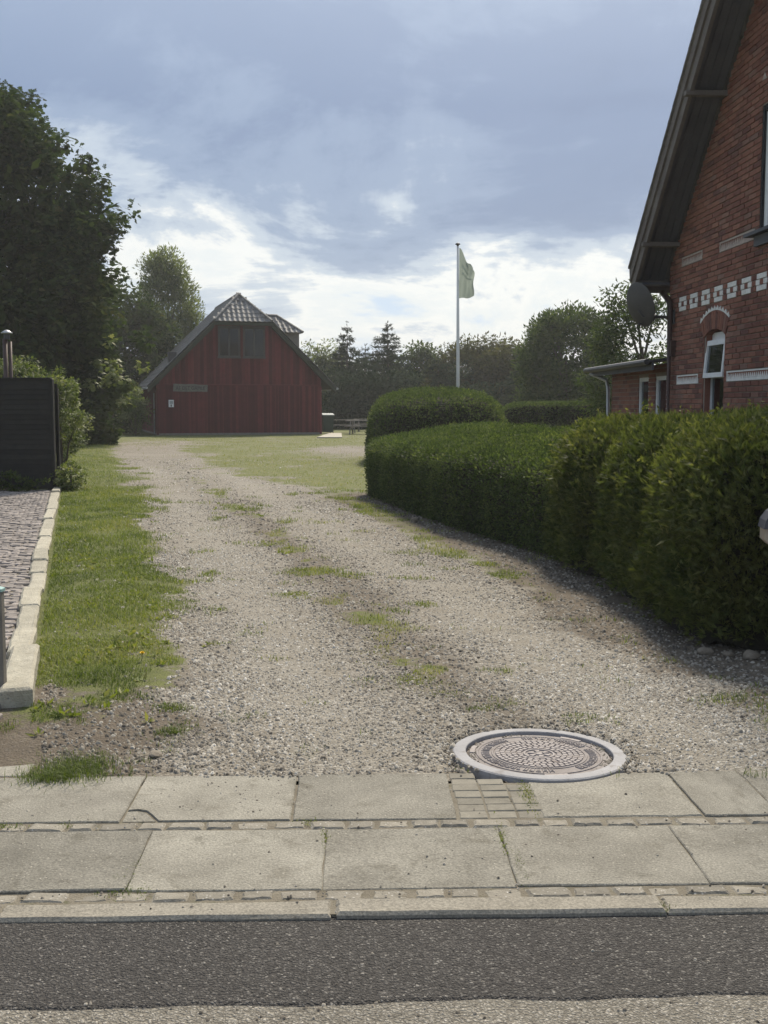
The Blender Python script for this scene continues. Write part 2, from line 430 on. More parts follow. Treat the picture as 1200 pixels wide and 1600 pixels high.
class MB:
    """collects shapes for ONE mesh"""
    def __init__(self):
        self.v, self.f, self.r = [], [], []
        self.cur = 0.0

    def add(self, vs_, fs_):
        b = len(self.v)
        self.v += [tuple(p) for p in vs_]
        self.r += [self.cur] * len(vs_)
        self.f += [tuple(i + b for i in f) for f in fs_]
        return self

    def box(self, x0, x1, y0, y1, z0, z1, mid=None, bev=0.0):
        if bev > 0:
            b = bev
            v = []
            for (x, sx) in ((x0, 1), (x1, -1)):
                for (y, sy) in ((y0, 1), (y1, -1)):
                    for (z, sz) in ((z0, 1), (z1, -1)):
                        v += [(x, y + sy * b, z + sz * b), (x + sx * b, y, z + sz * b), (x + sx * b, y + sy * b, z)]
            def ix(i, j, k, a): return ((i * 2 + j) * 2 + k) * 3 + a
            f = []
            f += [(ix(0, 0, 0, 0), ix(0, 0, 1, 0), ix(0, 1, 1, 0), ix(0, 1, 0, 0)), (ix(1, 0, 0, 0), ix(1, 1, 0, 0), ix(1, 1, 1, 0), ix(1, 0, 1, 0))]
            f += [(ix(0, 0, 0, 1), ix(1, 0, 0, 1), ix(1, 0, 1, 1), ix(0, 0, 1, 1)), (ix(0, 1, 0, 1), ix(0, 1, 1, 1), ix(1, 1, 1, 1), ix(1, 1, 0, 1))]
            f += [(ix(0, 0, 0, 2), ix(0, 1, 0, 2), ix(1, 1, 0, 2), ix(1, 0, 0, 2)), (ix(0, 0, 1, 2), ix(1, 0, 1, 2), ix(1, 1, 1, 2), ix(0, 1, 1, 2))]
            for i in (0, 1):
                for j in (0, 1):
                    f.append((ix(i, j, 0, 0), ix(i, j, 1, 0), ix(i, j, 1, 1), ix(i, j, 0, 1)))
                    f.append((ix(i, 0, j, 0), ix(i, 1, j, 0), ix(i, 1, j, 2), ix(i, 0, j, 2)))
                    f.append((ix(0, i, j, 1), ix(1, i, j, 1), ix(1, i, j, 2), ix(0, i, j, 2)))
                    for k in (0, 1):
                        f.append((ix(i, j, k, 0), ix(i, j, k, 1), ix(i, j, k, 2)))
            return self.add(v, f)
        v = [(x0, y0, z0), (x1, y0, z0), (x1, y1, z0), (x0, y1, z0), (x0, y0, z1), (x1, y0, z1), (x1, y1, z1), (x0, y1, z1)]
        return self.add(v, [(0, 3, 2, 1), (4, 5, 6, 7), (0, 1, 5, 4), (1, 2, 6, 5), (2, 3, 7, 6), (3, 0, 4, 7)])

    def prism(self, pts, d):
        """pts: outline (list of 3D points, one plane); d: extrusion vector"""
        n = len(pts)
        v = list(pts) + [(p[0] + d[0], p[1] + d[1], p[2] + d[2]) for p in pts]
        f = [tuple(range(n))[::-1], tuple(range(n, 2 * n))] + [(i, (i + 1) % n, n + (i + 1) % n, n + i) for i in range(n)]
        return self.add(v, f)

    def tube(self, pts, rads, k=8, caps=True):
        pts = [np.array(p, float) for p in pts]
        v, f = [], []
        prev = None
        for i, p in enumerate(pts):
            d = pts[min(i + 1, len(pts) - 1)] - pts[max(i - 1, 0)]
            d = d / (np.linalg.norm(d) + 1e-9)
            a = np.array([0, 0, 1.0]) if abs(d[2]) < 0.9 else np.array([1.0, 0, 0])
            if prev is not None: a = prev
            x = np.cross(a, d); x /= np.linalg.norm(x) + 1e-9
            y = np.cross(d, x)
            prev = np.cross(d, x) if False else a
            r = rads[i] if hasattr(rads, '__len__') else rads
            for j in range(k):
                t_ = 2 * pi * j / k
                v.append(tuple(p + r * (cos(t_) * x + sin(t_) * y)))
        for i in range(len(pts) - 1):
            for j in range(k):
                f.append((i * k + j, i * k + (j + 1) % k, (i + 1) * k + (j + 1) % k, (i + 1) * k + j))
        if caps:
            f.append(tuple(range(k))[::-1])
            f.append(tuple(range((len(pts) - 1) * k, len(pts) * k)))
        return self.add(v, f)

    def lathe(self, prof, k=32, c=(0, 0, 0)):
        v, f = [], []
        n = len(prof)
        for j in range(k):
            t_ = 2 * pi * j / k
            for (r, z) in prof:
                v.append((c[0] + r * cos(t_), c[1] + r * sin(t_), c[2] + z))
        for j in range(k):
            for i in range(n - 1):
                a, b = j * n + i, ((j + 1) % k) * n + i
                f.append((a, b, b + 1, a + 1))
        return self.add(v, f)

    def mesh(self, name, smooth=False):
        me = bpy.data.meshes.new(name)
        me.from_pydata(self.v, [], self.f)
        a = me.attributes.new('rnd', 'FLOAT', 'POINT')
        a.data.foreach_set('value', np.array(self.r, dtype=np.float32))
        if smooth:
            me.polygons.foreach_set('use_smooth', np.ones(len(me.polygons), dtype=bool))
        me.update()
        return me

    def build(self, name, mat, parent=None, smooth=False, **kw):
        return obj(name, self.mesh(name, smooth), mat, parent, **kw)


def vnoise(P, scale, seed=0):
    """smooth value noise 0..1 at points P (n,d)"""
    P = np.asarray(P, float) * scale
    d = P.shape[1]
    I = np.floor(P).astype(np.int64)
    Fr = P - I
    Fr = Fr * Fr * (3 - 2 * Fr)
    out = np.zeros(len(P))
    for c in range(2 ** d):
        wgt = np.ones(len(P))
        h = np.full(len(P), seed * 374761393 + 12345, dtype=np.int64)
        for a in range(d):
            b = (c >> a) & 1
            wgt *= Fr[:, a] if b else 1 - Fr[:, a]
            h = (h ^ ((I[:, a] + b) * (668265263 + 97 * a * a + 1274126177 * a))) & 0xffffffff
            h = (h * 2246822519) & 0xffffffff
            h ^= h >> 13
        h = (h * 3266489917) & 0xffffffff
        h ^= h >> 16
        out += wgt * (h & 0xffff) / 65535.0
    return out


def fbm(P, scale, seed=0, oct_=3):
    s, a, tot = 0, 1.0, 0
    for i in range(oct_):
        s = s + a * vnoise(P, scale * 2 ** i, seed + i * 17)
        tot += a
        a *= 0.5
    return s / tot


def smooth(a, b, x):
    t_ = np.clip((x - a) / (b - a), 0, 1)
    return t_ * t_ * (3 - 2 * t_)


def unit(V):
    return V / (np.linalg.norm(V, axis=1, keepdims=True) + 1e-9)


def leaf_quads(P, A, B, L, Wd, rnd, fold=0.25):
    """diamond blades: P base, A along, B across (unit), L length, Wd width; folded along the rib"""
    n = len(P)
    L = np.broadcast_to(L, n)[:, None]
    Wd = np.broadcast_to(Wd, n)[:, None]
    Nn = np.cross(A, B)
    tip = P + A * L
    l_ = P + A * L * 0.48 + B * Wd * 0.5 + Nn * Wd * fold
    r_ = P + A * L * 0.48 - B * Wd * 0.5 + Nn * Wd * fold
    V = np.stack([P, l_, tip, r_], 1).reshape(-1, 3)
    i = np.arange(n)[:, None] * 4
    F = np.concatenate([i + np.array([[0, 2, 1]]), i + np.array([[0, 3, 2]])], 0)
    return V, F, np.repeat(rnd, 4)


def leaf_tris(P, A, B, L, Wd, rnd, wide_tip=False):
    """the cheapest blade: one triangle, pointed at the tip or widest near it"""
    n = len(P)
    L = np.broadcast_to(L, n)[:, None]
    Wd = np.broadcast_to(Wd, n)[:, None]
    if wide_tip: V = np.stack([P, P + A * L * 0.95 + B * Wd * 0.5, P + A * L - B * Wd * 0.5], 1)
    else: V = np.stack([P - B * Wd * 0.5, P + B * Wd * 0.5, P + A * L], 1)
    return V.reshape(-1, 3), np.arange(n * 3).reshape(-1, 3), np.repeat(rnd, 3)


def rand_dirs(n):
    v = rng.normal(size=(n, 3))
    return unit(v)


# ------------------------------------------------------------------ layout curves of the drive (metres)
def L_edge(y): return np.interp(y, [4.3, 5.2, 7.5, 11.1, 18.1, 25, 40, 60], [-1.10, -0.98, -1.30, -2.2, -3.95, -5.7, -9.6, -14.2])
def K_line(y): return np.interp(y, [4.3, 5.4, 19.7, 22, 40], [-1.5, -1.84, -5.78, -6.4, -11.5])
def M_line(y): return np.interp(y, [4.8, 5.8, 8.84, 13.44, 21, 30], [0.62, 0.36, -0.26, -1.4, -3.3, -5.6])
def H_base(y): return np.interp(y, [5.5, 6.65, 7.2, 9.15, 11, 14.2, 18.8, 19.6], [2.6, 2.2, 1.9, 1.85, 1.6, 0.73, -0.27, -0.3])
def R_edge(y): return np.interp(y, [4.3, 6, 8, 11.1, 17, 21, 28, 40, 55], [4.5, 2.5, 1.5, 0.62, -0.55, -1.6, -4.3, -7.2, -9.5])


def masks(x, y):
    P2 = np.stack([x, y], 1)
    n1 = fbm(P2, 1.3, 3, 3) - 0.5
    n2 = fbm(P2, 4.0, 5, 3) - 0.5
    Lx = L_edge(y)
    g = smooth(0.20, -0.34, x - Lx + n1 * 0.7 + n2 * 0.5)
    g = g * (0.25 + 0.75 * smooth(5.0, 6.4, y + n2 * 2.0 + n1 * 1.5))
    # centre strip between the wheel tracks
    c = np.exp(-((x - M_line(y) + n1 * 0.25) / 0.26) ** 2) * smooth(0.42, 0.66, 0.5 + n1 * 1.1 + n2 * 0.8) * smooth(32, 20, y)
    # strip along the hedge
    Rx = R_edge(y)
    wd = np.interp(y, [6, 9, 14, 18], [0.1, 0.25, 0.4, 0.5])
    r = smooth(-0.12, 0.08, x - Rx + n1 * 0.3) * smooth(0.2, -0.1, x - Rx - wd + n2 * 0.3) * smooth(7.5, 10, y) * 0.8
    far = smooth(-0.5, 0.6, x - Rx + n1 * 2.2) * smooth(17.5, 21, y)
    far2 = smooth(38, 56, y + n1 * 22)
    grass = np.clip(np.maximum.reduce([g, c * 0.70, r * 0.62, far * (0.74 + 0.7 * n1), far2 * (0.8 + 0.5 * n1), smooth(0.6, -0.9, x - Lx + n1 * 2.5) * smooth(14, 20, y)]), 0, 1)
    pad = np.exp(-(((x + 1.4) / 1.3) ** 2 + ((y - 39) / 4.0) ** 2))
    grass = grass * (1 - 0.9 * pad)
    hb = H_base(y)
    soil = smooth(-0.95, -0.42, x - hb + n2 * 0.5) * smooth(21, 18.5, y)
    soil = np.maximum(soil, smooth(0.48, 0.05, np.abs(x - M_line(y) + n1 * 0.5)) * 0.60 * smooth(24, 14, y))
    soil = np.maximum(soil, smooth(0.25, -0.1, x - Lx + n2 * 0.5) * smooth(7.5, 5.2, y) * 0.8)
    dry = np.clip(smooth(16, 34, y + n1 * 10) * 0.85 + 0.6 * far + 0.75 * c, 0, 1)
    dry = dry * (1 - 0.8 * smooth(0.2, -0.6, x - Lx + n1))
    return grass, soil, dry


# ------------------------------------------------------------------ SETTING: ground
def ground_height(x, y):
    P2 = np.stack([x, y], 1)
    z = (fbm(P2, 0.8, 11, 3) - 0.5) * 0.03
    fade = smooth(4.4, 5.4, y)
    z = z * fade - 0.006
    z += 0.018 * np.exp(-((x - M_line(y)) / 0.35) ** 2) * smooth(5.2, 6.5, y)
    z += 0.03 * smooth(0.1, -0.5, x - L_edge(y)) * fade
    z -= 0.05 * ((x - 0.675) ** 2 + (y - 4.755) ** 2 < 0.40 ** 2)
    return z


xs = np.unique(np.concatenate([np.linspace(-60, -14, 24), np.linspace(-14, -7, 30), np.linspace(-7, 4.5, 150), np.linspace(4.5, 60, 30)]))
ys = np.unique(np.concatenate([np.linspace(4.40, 4.6, 4), 4.6 * np.exp(np.linspace(0, math.log(130 / 4.6), 250))]))
GX, GY = np.meshgrid(xs, ys)
gx, gy = GX.ravel(), GY.ravel()
gz = ground_height(gx, gy)
ga, gs, gd = masks(gx, gy)
nx, ny = len(xs), len(ys)
ii = (np.arange(ny - 1)[:, None] * nx + np.arange(nx - 1)[None, :]).ravel()
me = np_mesh('ground', np.stack([gx, gy, gz], 1), np.stack([ii, ii + 1, ii + nx + 1, ii + nx], 1), smooth=True)
tm = M_line(gy)
gt = np.maximum(np.exp(-((gx - tm - 0.78) / .36) ** 2), np.exp(-((gx - tm + 0.78) / .36) ** 2)) * smooth(34, 22, gy)
for nm, arr in (('grass', ga), ('soil', gs), ('dry', gd), ('track', gt)):
    a = me.attributes.new(nm, 'FLOAT', 'POINT')
    a.data.foreach_set('value', arr.astype(np.float32))

m, t = base_mat('drive_ground')
co = t.n('ShaderNodeTexCoord').outputs['Object']
aG = t.n('ShaderNodeAttribute', attribute_name='grass').outputs['Fac']
aS = t.n('ShaderNodeAttribute', attribute_name='soil').outputs['Fac']
aD = t.n('ShaderNodeAttribute', attribute_name='dry').outputs['Fac']
vo = t.n('ShaderNodeTexVoronoi', {'Scale': 78.0, 'Vector': co}, feature='F1')
vr = t.n('ShaderNodeSeparateColor', {'Color': vo.outputs['Color']})
stone = t.ramp(vr.outputs[0], [(0.0, (0.07, 0.062, 0.05)), (0.30, (0.18, 0.163, 0.137)), (0.75, (0.315, 0.29, 0.25)), (1.0, (0.56, 0.53, 0.475))])
n_lo = t.noise(co, 1.1, 5, 0.6)
n_mid = t.noise(co, 7, 5, 0.65)
n_fine = t.noise(co, 55, 4, 0.6)
n_mac = t.noise(co, 0.32, 4, 0.6)
sandc = t.mix(t.ramp(n_lo, [(0.35, 0.0), (0.65, 1.0)]), (0.225, 0.197, 0.152), (0.305, 0.275, 0.225))
gravel = t.mix(t.ramp(n_mid, [(0.35, 0.62), (0.65, 0.92)]), sandc, stone)
n_pat = t.noise(co, 2.6, 6, 0.65, 0.4)
gravel = t.mix(t.ramp(n_pat, [(0.50, 0.0), (0.72, 0.75)]), gravel, (0.17, 0.135, 0.088))
gravel = t.mix(t.ramp(n_mac, [(0.45, 0.0), (0.65, 0.35)]), gravel, (0.36, 0.33, 0.28))
edge = t.ramp(vo.outputs['Distance'], [(0.25, 0.0), (0.55, 1.0)])
gravel = t.mix(t.math('MULTIPLY', edge, 0.45), gravel, (0.13, 0.11, 0.085))
aT = t.n('ShaderNodeAttribute', attribute_name='track').outputs['Fac']
gravel = t.mix(t.math('MULTIPLY', aT, 0.25), gravel, (0.36, 0.335, 0.285))
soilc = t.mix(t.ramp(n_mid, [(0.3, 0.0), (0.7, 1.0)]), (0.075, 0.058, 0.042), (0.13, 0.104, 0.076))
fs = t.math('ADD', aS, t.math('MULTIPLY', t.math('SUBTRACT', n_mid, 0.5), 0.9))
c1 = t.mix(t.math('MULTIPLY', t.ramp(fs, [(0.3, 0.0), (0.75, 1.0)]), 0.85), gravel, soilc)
green = t.mix(t.ramp(n_mid, [(0.35, 0.0), (0.65, 1.0)]), (0.085, 0.098, 0.03), (0.135, 0.145, 0.05))
straw = t.mix(t.ramp(n_mid, [(0.35, 0.0), (0.65, 1.0)]), (0.175, 0.165, 0.07), (0.10, 0.125, 0.04))
fd = t.math('ADD', aD, t.math('MULTIPLY', t.math('SUBTRACT', n_lo, 0.5), 1.0))
grassc = t.mix(t.ramp(fd, [(0.2, 0.0), (0.8, 1.0)]), green, straw)
n_gr = t.noise(co, 95, 4, 0.7)
gv = t.math('ADD', 0.25, t.math('MULTIPLY', n_gr, 1.5))
grassc = t.mix(1.0, grassc, t.n('ShaderNodeCombineXYZ', {0: gv, 1: gv, 2: gv}).outputs[0], 'MULTIPLY')
fg = t.math('ADD', aG, t.math('ADD', t.math('MULTIPLY', t.math('SUBTRACT', n_mid, 0.5), 1.0), t.math('MULTIPLY', t.math('SUBTRACT', n_fine, 0.5), 0.6)))
fgr = t.ramp(fg, [(0.40, 0.0), (0.68, 1.0)])
c2 = t.mix(fgr, c1, grassc)
hh = t.math('ADD', t.math('MULTIPLY', t.math('SUBTRACT', 1.0, vo.outputs['Distance']), 0.6), n_fine)
finish(m, t, c2, 0.92, hh, 0.9, 0.012, spec=0.2)
ground = obj('ground', me, m)
tag(ground, kind='structure')

far = MB()
far.add([(-1500, -60, -0.16), (1500, -60, -0.16), (1500, 2500, -0.16), (-1500, 2500, -0.16)], [(0, 1, 2, 3)])
M['field'] = mat_mottle('distant_grassland', (0.07, 0.095, 0.03), (0.13, 0.14, 0.055), 0.05, 0.95, 2.0, 0.3, 0.02)
tag(far.build('terrain', 'field'), kind='structure')

# road: worn light surface with a dark asphalt strip along the kerb
SIDE = radians(1.6)
def rot2(x, y, a=SIDE): return (x * cos(a) - y * sin(a), x * sin(a) + y * cos(a))
rd = MB()
rx = np.linspace(-14, 14, 120)
rd.add([(-14, -6, -0.020), (14, -6, -0.020), (14, 3.4, -0.020), (-14, 3.4, -0.020)], [(0, 1, 2, 3)])
PIV = (3.7 * sin(SIDE), 3.7 * (1 - cos(SIDE)), 0)
road = rd.build('road', 'oldroad', rot=(0, 0, SIDE), loc=PIV)
tag(road, kind='structure')
st = MB()
edge_pts = [(x, 2.745 + 0.006 * sin(x * 9.0) + 0.010 * (random.random() - 0.5) + 0.008 * sin(x * 2.3), -0.0155) for x in np.linspace(-14, 14, 420)]
st2 = MB()
n_e = len(edge_pts)
vv_ = edge_pts + [(p[0], 3.40, -0.0155) for p in edge_pts] + [(p[0], p[1] - 0.012, -0.0205) for p in edge_pts]
st2.add(vv_, [(i, i + 1, n_e + i + 1, n_e + i) for i in range(n_e - 1)] + [(2 * n_e + i, 2 * n_e + i + 1, i + 1, i) for i in range(n_e - 1)])
tag(st2.build('asphalt_strip', 'asphalt', rot=(0, 0, SIDE), loc=PIV), kind='structure')

# pavement: bed of sand with every slab, sett and kerb stone laid on it
bed = MB()
bed.box(-9, 9, 3.215, 4.365, -0.12, -0.0065)
pave = bed.build('pavement', 'sand', rot=(0, 0, SIDE), loc=PIV)
tag(pave, kind='structure')


def stone_mesh(name, w_, d_, h_, jit, bev, mat, seg=5, sink=0.0):
    """a slab or sett: irregular outline, worn upper edge; centred, top at z = 0"""
    def outline(inset, j):
        pts = []
        c = [(-w_ / 2, -d_ / 2), (w_ / 2, -d_ / 2), (w_ / 2, d_ / 2), (-w_ / 2, d_ / 2)]
        for a in range(4):
            p, q = c[a], c[(a + 1) % 4]
            for s in range(seg):
                f = s / seg
                x = p[0] + (q[0] - p[0]) * f
                y = p[1] + (q[1] - p[1]) * f
                pts.append((x * (1 - 2 * inset / w_) + j[a * seg + s][0], y * (1 - 2 * inset / d_) + j[a * seg + s][1]))
        return pts
    n_ = 4 * seg
    j = [(random.uniform(-jit, jit), random.uniform(-jit, jit)) for _ in range(n_)]
    b = MB()
    lo = [(x, y, -h_) for x, y in outline(0, j)]
    mid = [(x, y, -bev) for x, y in outline(0, j)]
    top = [(x, y, random.uniform(-bev * 0.25, 0)) for x, y in outline(bev, j)]
    v = lo + mid + top
    f = [(i, (i + 1) % n_, n_ + (i + 1) % n_, n_ + i) for i in range(n_)]
    f += [(n_ + i, n_ + (i + 1) % n_, 2 * n_ + (i + 1) % n_, 2 * n_ + i) for i in range(n_)]
    f += [tuple(range(2 * n_, 3 * n_))]
    b.add(v, f)
    me_ = b.mesh(name)
    me_.materials.append(M[mat])
    return me_


def small_tilt(a=0.006):
    return (random.uniform(-a, a), random.uniform(-a, a), random.uniform(-a, a) * 1.2)


slab_meshes = [stone_mesh('slab', 0.612, 0.495, 0.06, 0.0035, 0.004, 'slab', 6) for _ in range(4)]
for k in range(-12, 13):                      # front row
    x = 0.105 + k * 0.615
    obj('slab', slab_meshes[k % 4], None, pave, (x, 3.632 + random.uniform(-.004, .004), random.uniform(-.002, .003)), small_tilt())
row2 = [(-0.640, 0.615), (-0.025, 0.605), (0.890, 0.595), (1.332, 0.285)]
for k in range(1, 14): row2.append((-0.640 - 0.615 * k, 0.612))
for k in range(0, 12): row2.append((1.785 + 0.615 * k, 0.612))
def cut_round(me_, ox, oy):
    """take the manhole's circle out of a slab"""
    c_ = rot2(MCX - PIV[0], MCY - PIV[1], -SIDE)
    me_ = me_.copy()
    for v_ in me_.vertices:
        dx, dy = v_.co.x + ox - c_[0], v_.co.y + oy - c_[1]
        r_ = sqrt(dx * dx + dy * dy)
        if r_ < 0.392 and r_ > 1e-4:
            if abs(dx) < 0.30: v_.co.y = c_[1] - sqrt(max(0.0, 0.392 ** 2 - dx * dx)) - oy
            else: v_.co.x += dx / r_ * (0.392 - r_); v_.co.y += dy / r_ * (0.392 - r_)
    return me_
MCX, MCY = 0.675, 4.755
slab_meshes.append(cut_round(stone_mesh('slab', 0.592, 0.49, 0.06, 0.003, 0.006, 'slab', 14), 0.890, 4.222))
for i, (x, wd) in enumerate(row2):            # back row, half under the gravel
    if i == 0:                        # this slab has lost its near left corner
        for (pp, dz_) in (([(-.305, -.135), (-.272, -.128), (-.235, -.142), (-.21, -.18), (-.172, -.248), (.305, -.247), (.306, .246), (-.304, .247)], 0.0),
                          ([(-.305, -.147), (-.272, -.140), (-.243, -.152), (-.220, -.185), (-.184, -.248), (-.304, -.247)], -0.004)):
            n_ = len(pp); cxm, cym = sum(q[0] for q in pp) / n_, sum(q[1] for q in pp) / n_
            bs = MB()
            v = [(q[0], q[1], -.06) for q in pp] + [(q[0], q[1], -.005) for q in pp] + [(q[0] + (cxm - q[0]) * .012, q[1] + (cym - q[1]) * .012, 0) for q in pp]
            bs.add(v, [(a_, (a_ + 1) % n_, n_ + (a_ + 1) % n_, n_ + a_) for a_ in range(n_)] + [(n_ + a_, n_ + (a_ + 1) % n_, 2 * n_ + (a_ + 1) % n_, 2 * n_ + a_) for a_ in range(n_)] + [tuple(range(2 * n_, 3 * n_))])
            bs.build('slab', 'slab', pave, loc=(x, 4.222, dz_))
        continue
    if i == 2:
        obj('slab', slab_meshes[4], None, pave, (x, 4.222, -.001)); continue
    obj('slab', slab_meshes[i % 4], None, pave, (x, 4.222 + random.uniform(-.005, .005), random.uniform(-.003, .002)), small_tilt(),
        (wd / 0.612 * 0.992, 0.995, 1))
for x in (-1.75, -2.36, -2.97):
    obj('slab', slab_meshes[1], None, pave, (x, 4.745, -0.004), small_tilt())
sett_meshes = [stone_mesh('sett', 0.105, 0.072, 0.07, 0.005, 0.010, 'sett', 3) for _ in range(8)]
for yy, dz in ((3.344, 0.0005), (3.925, 0.0015)):
    x = -3.6
    while x < 3.6:
        s = random.uniform(0.85, 1.35)
        wd = 0.105 * s
        obj('sett', random.choice(sett_meshes), None, pave, (x + wd / 2, yy + random.uniform(-.005, .005), dz + random.uniform(-.005, .002)),
            small_tilt(0.03), (s, random.uniform(0.85, 1.0), 1))
        x += wd + random.uniform(0.006, 0.016)
bp_meshes = [stone_mesh('brick', 0.103, 0.070, 0.06, 0.002, 0.004, 'brickpaver', 2) for _ in range(4)]
for r in range(7):
    for c in range(3):
        if sqrt((0.34 + c * .108 + .002 - 0.675 + .0) ** 2 + (4.010 + r * .073 + .035 - 4.755) ** 2) < 0.41: continue
        obj('brick', random.choice(bp_meshes), None, pave, (0.340 + c * 0.108 + random.uniform(-.002, .002), 4.010 + r * 0.073, random.uniform(-.005, -.001)), small_tilt(0.012))
kerb_mesh = [stone_mesh('kerb_stone', 0.99, 0.105, 0.16, 0.003, 0.010, 'kerb', 7) for _ in range(3)]
for k in range(-7, 8):
    obj('kerb_stone', kerb_mesh[k % 3], None, pave, (0.338 + k * 1.0 - 0.006 * (k % 2), 3.252, 0.002 + random.uniform(-.003, .003)), small_tilt(0.004))

# neighbour's drive: small setts, with a granite edging towards the grass
nd = MB()
yl = np.linspace(4.9, 19.55, 40)
Lp = [(K_line(y) - 0.05, y, 0.035) for y in yl]
Rp = [(K_line(y) - 3.2, y, 0.035) for y in yl]
nd.add(Lp + Rp, [(i, i + 1, 40 + i + 1, 40 + i) for i in range(39)])
ndrive = nd.build('sett_driveway', 'sand')
tag(ndrive, kind='structure')
cl_meshes = [stone_mesh('sett', 0.125, 0.085, 0.06, 0.007, 0.008, 'clinker', 3) for _ in range(8)]
cands = []
y = 5.0
row = 0
while y < 19.5:
    x = K_line(y) - 0.10 - (0.06 if row % 2 else 0.0)
    xmin = max(K_line(y) - 3.0, -0.36 * y - 0.45)
    while x > xmin:
        cands.append((x, y + random.uniform(-.01, .01)))
        x -= random.uniform(0.128, 0.150)
    y += 0.094
    row += 1
inview = [c for c in cands if c[0] > -0.347 * c[1] - 0.05]
inview.sort(key=lambda c: c[1])
chosen = set(inview[:300])
rest = MB()
for (x, y) in cands:
    z = 0.05 + random.uniform(-.008, .006)
    if (x, y) in chosen:
        obj('sett', random.choice(cl_meshes), None, ndrive, (x, y, z), (random.uniform(-.05, .05), random.uniform(-.05, .05), random.uniform(-.12, .12)), (random.uniform(.85, 1.08), random.uniform(.82, 1.02), 1))
    else:
        rest.cur = random.random()
        a, b = random.uniform(.050, .064), random.uniform(.034, .042)
        rest.box(x - a, x + a, y - b, y + b, z - 0.04, z, bev=0.006)
tag(rest.build('joined_setts', 'clinker', ndrive), kind='stuff')

edging = empty('granite_edging', (-1.84, 5.4, 0))
tag(edging, 'row of pale granite kerb stones between grass verge and sett drive', 'kerb')
ybounds = [5.38, 6.42, 7.10, 7.95, 8.75, 9.55, 10.35, 11.1, 12.2, 12.9, 14.1, 15.4, 16.6, 17.7, 18.7, 19.75]
ang = atan2(19.7 - 5.4, -5.78 + 1.84) - pi / 2
for i in range(len(ybounds) - 1):
    y0, y1 = ybounds[i], ybounds[i + 1]
    ln = (y1 - y0) / cos(ang) - 0.02
    wd = random.uniform(0.125, 0.15) if i else 0.155
    ht = random.uniform(0.075, 0.10) if i else 0.125
    me_ = stone_mesh('kerb_stone', wd, ln, 0.2, 0.006, 0.016, 'granite', 5)
    ym = (y0 + y1) / 2
    obj('kerb_stone', me_, None, edging, (K_line(ym) + 1.84 + random.uniform(-.012, .012) + (0.03 if i == 0 else 0), ym - 5.4, ht), (random.uniform(-.01, .01), random.uniform(-.03, .03), ang + random.uniform(-.02, .02)))


# ------------------------------------------------------------------ gravel stones, near the street (too many to count)
def stones(P, R, flat=0.55):
    n = len(P)
    k = 5
    a0 = rng.uniform(0, 2 * pi, n)
    el = rng.uniform(0.65, 1.0, n)
    V = np.zeros((n, 8, 3))
    for j in range(k):
        a_ = 2 * pi * j / k + rng.uniform(-.3, .3, n)
        rr = R * rng.uniform(0.8, 1.15, n)
        x, y = rr * np.cos(a_), rr * np.sin(a_) * el
        V[:, j, 0] = x * np.cos(a0) - y * np.sin(a0)
        V[:, j, 1] = x * np.sin(a0) + y * np.cos(a0)
        V[:, j, 2] = -0.15 * R
    hgt = R * flat * rng.uniform(0.7, 1.5, n)
    for j in range(3):
        a_ = 2 * pi * j / 3 + rng.uniform(-.5, .5, n)
        rr = R * rng.uniform(0.3, 0.7, n)
        x, y = rr * np.cos(a_), rr * np.sin(a_) * el
        V[:, 5 + j, 0] = x * np.cos(a0) - y * np.sin(a0)
        V[:, 5 + j, 1] = x * np.sin(a0) + y * np.cos(a0)
        V[:, 5 + j, 2] = hgt * rng.uniform(0.75, 1.1, n)
    V += P[:, None, :]
    T = np.array([[5, 6, 7], [0, 1, 5], [1, 6, 5], [1, 2, 6], [2, 3, 6], [3, 7, 6], [3, 4, 7], [4, 0, 7], [0, 5, 7]])
    F = (np.arange(n)[:, None, None] * 8 + T[None]).reshape(-1, 3)
    return V.reshape(-1, 3), F


MC = (0.675, 4.755)       # manhole centre
MR = 0.378
sx, sy, sr = [], [], []
for (y0, y1, dens, r0, r1) in ((4.43, 6.2, 4300, .0050, .0135), (6.2, 8.5, 2450, .006, .0145), (8.5, 12, 1200, .007, .016), (12, 18, 420, .008, .019), (18, 32, 90, .009, .022)):
    x0, x1 = -0.37 * y1, 0.37 * y1
    n = int((x1 - x0) * (y1 - y0) * dens)
    x = rng.uniform(x0, x1, n); y = rng.uniform(y0, y1, n)
    _m = M_line(y)
    trk = np.maximum(np.exp(-((x - _m - .78) / .36) ** 2), np.exp(-((x - _m + .78) / .36) ** 2))
    r = rng.uniform(r0, r1, n) * (1.08 - 0.34 * trk) * np.where(rng.random(n) < 0.07, 1.55, 1.0)
    g_, s_, d_ = masks(x, y)
    keep = rng.random(n) < np.clip(1 - 0.97 * smooth(0.15, 0.6, g_), 0, 1) * (1 - 0.55 * s_) * (0.35 + 0.65 * smooth(0.30, 0.55, fbm(np.stack([x, y], 1), 1.6, 91, 3) + 0.12))
    keep &= (x > K_line(y) + 0.15) & (x < H_base(y) + 0.25) & (np.abs(x) < 0.36 * y + 0.1)
    keep &= (x - MC[0]) ** 2 + (y - MC[1]) ** 2 > (MR - 0.004 - 0.012 * (rng.random(n) < 0.15)) ** 2
    edge_y = 4.475 + 0.035 * np.sin(x * 5.1) + 0.03 * np.sin(x * 13.0 + 1) - 0.17 * np.exp(-((x + 0.47) / 0.20) ** 2) + SIDE * x
    keep &= (y > edge_y + rng.normal(0, 0.012, n))
    sx.append(x[keep]); sy.append(y[keep]); sr.append(r[keep])
sx, sy, sr = map(np.concatenate, (sx, sy, sr))
sz = ground_height(sx, sy)
_rm = np.sqrt((sx - MC[0]) ** 2 + (sy - MC[1]) ** 2)
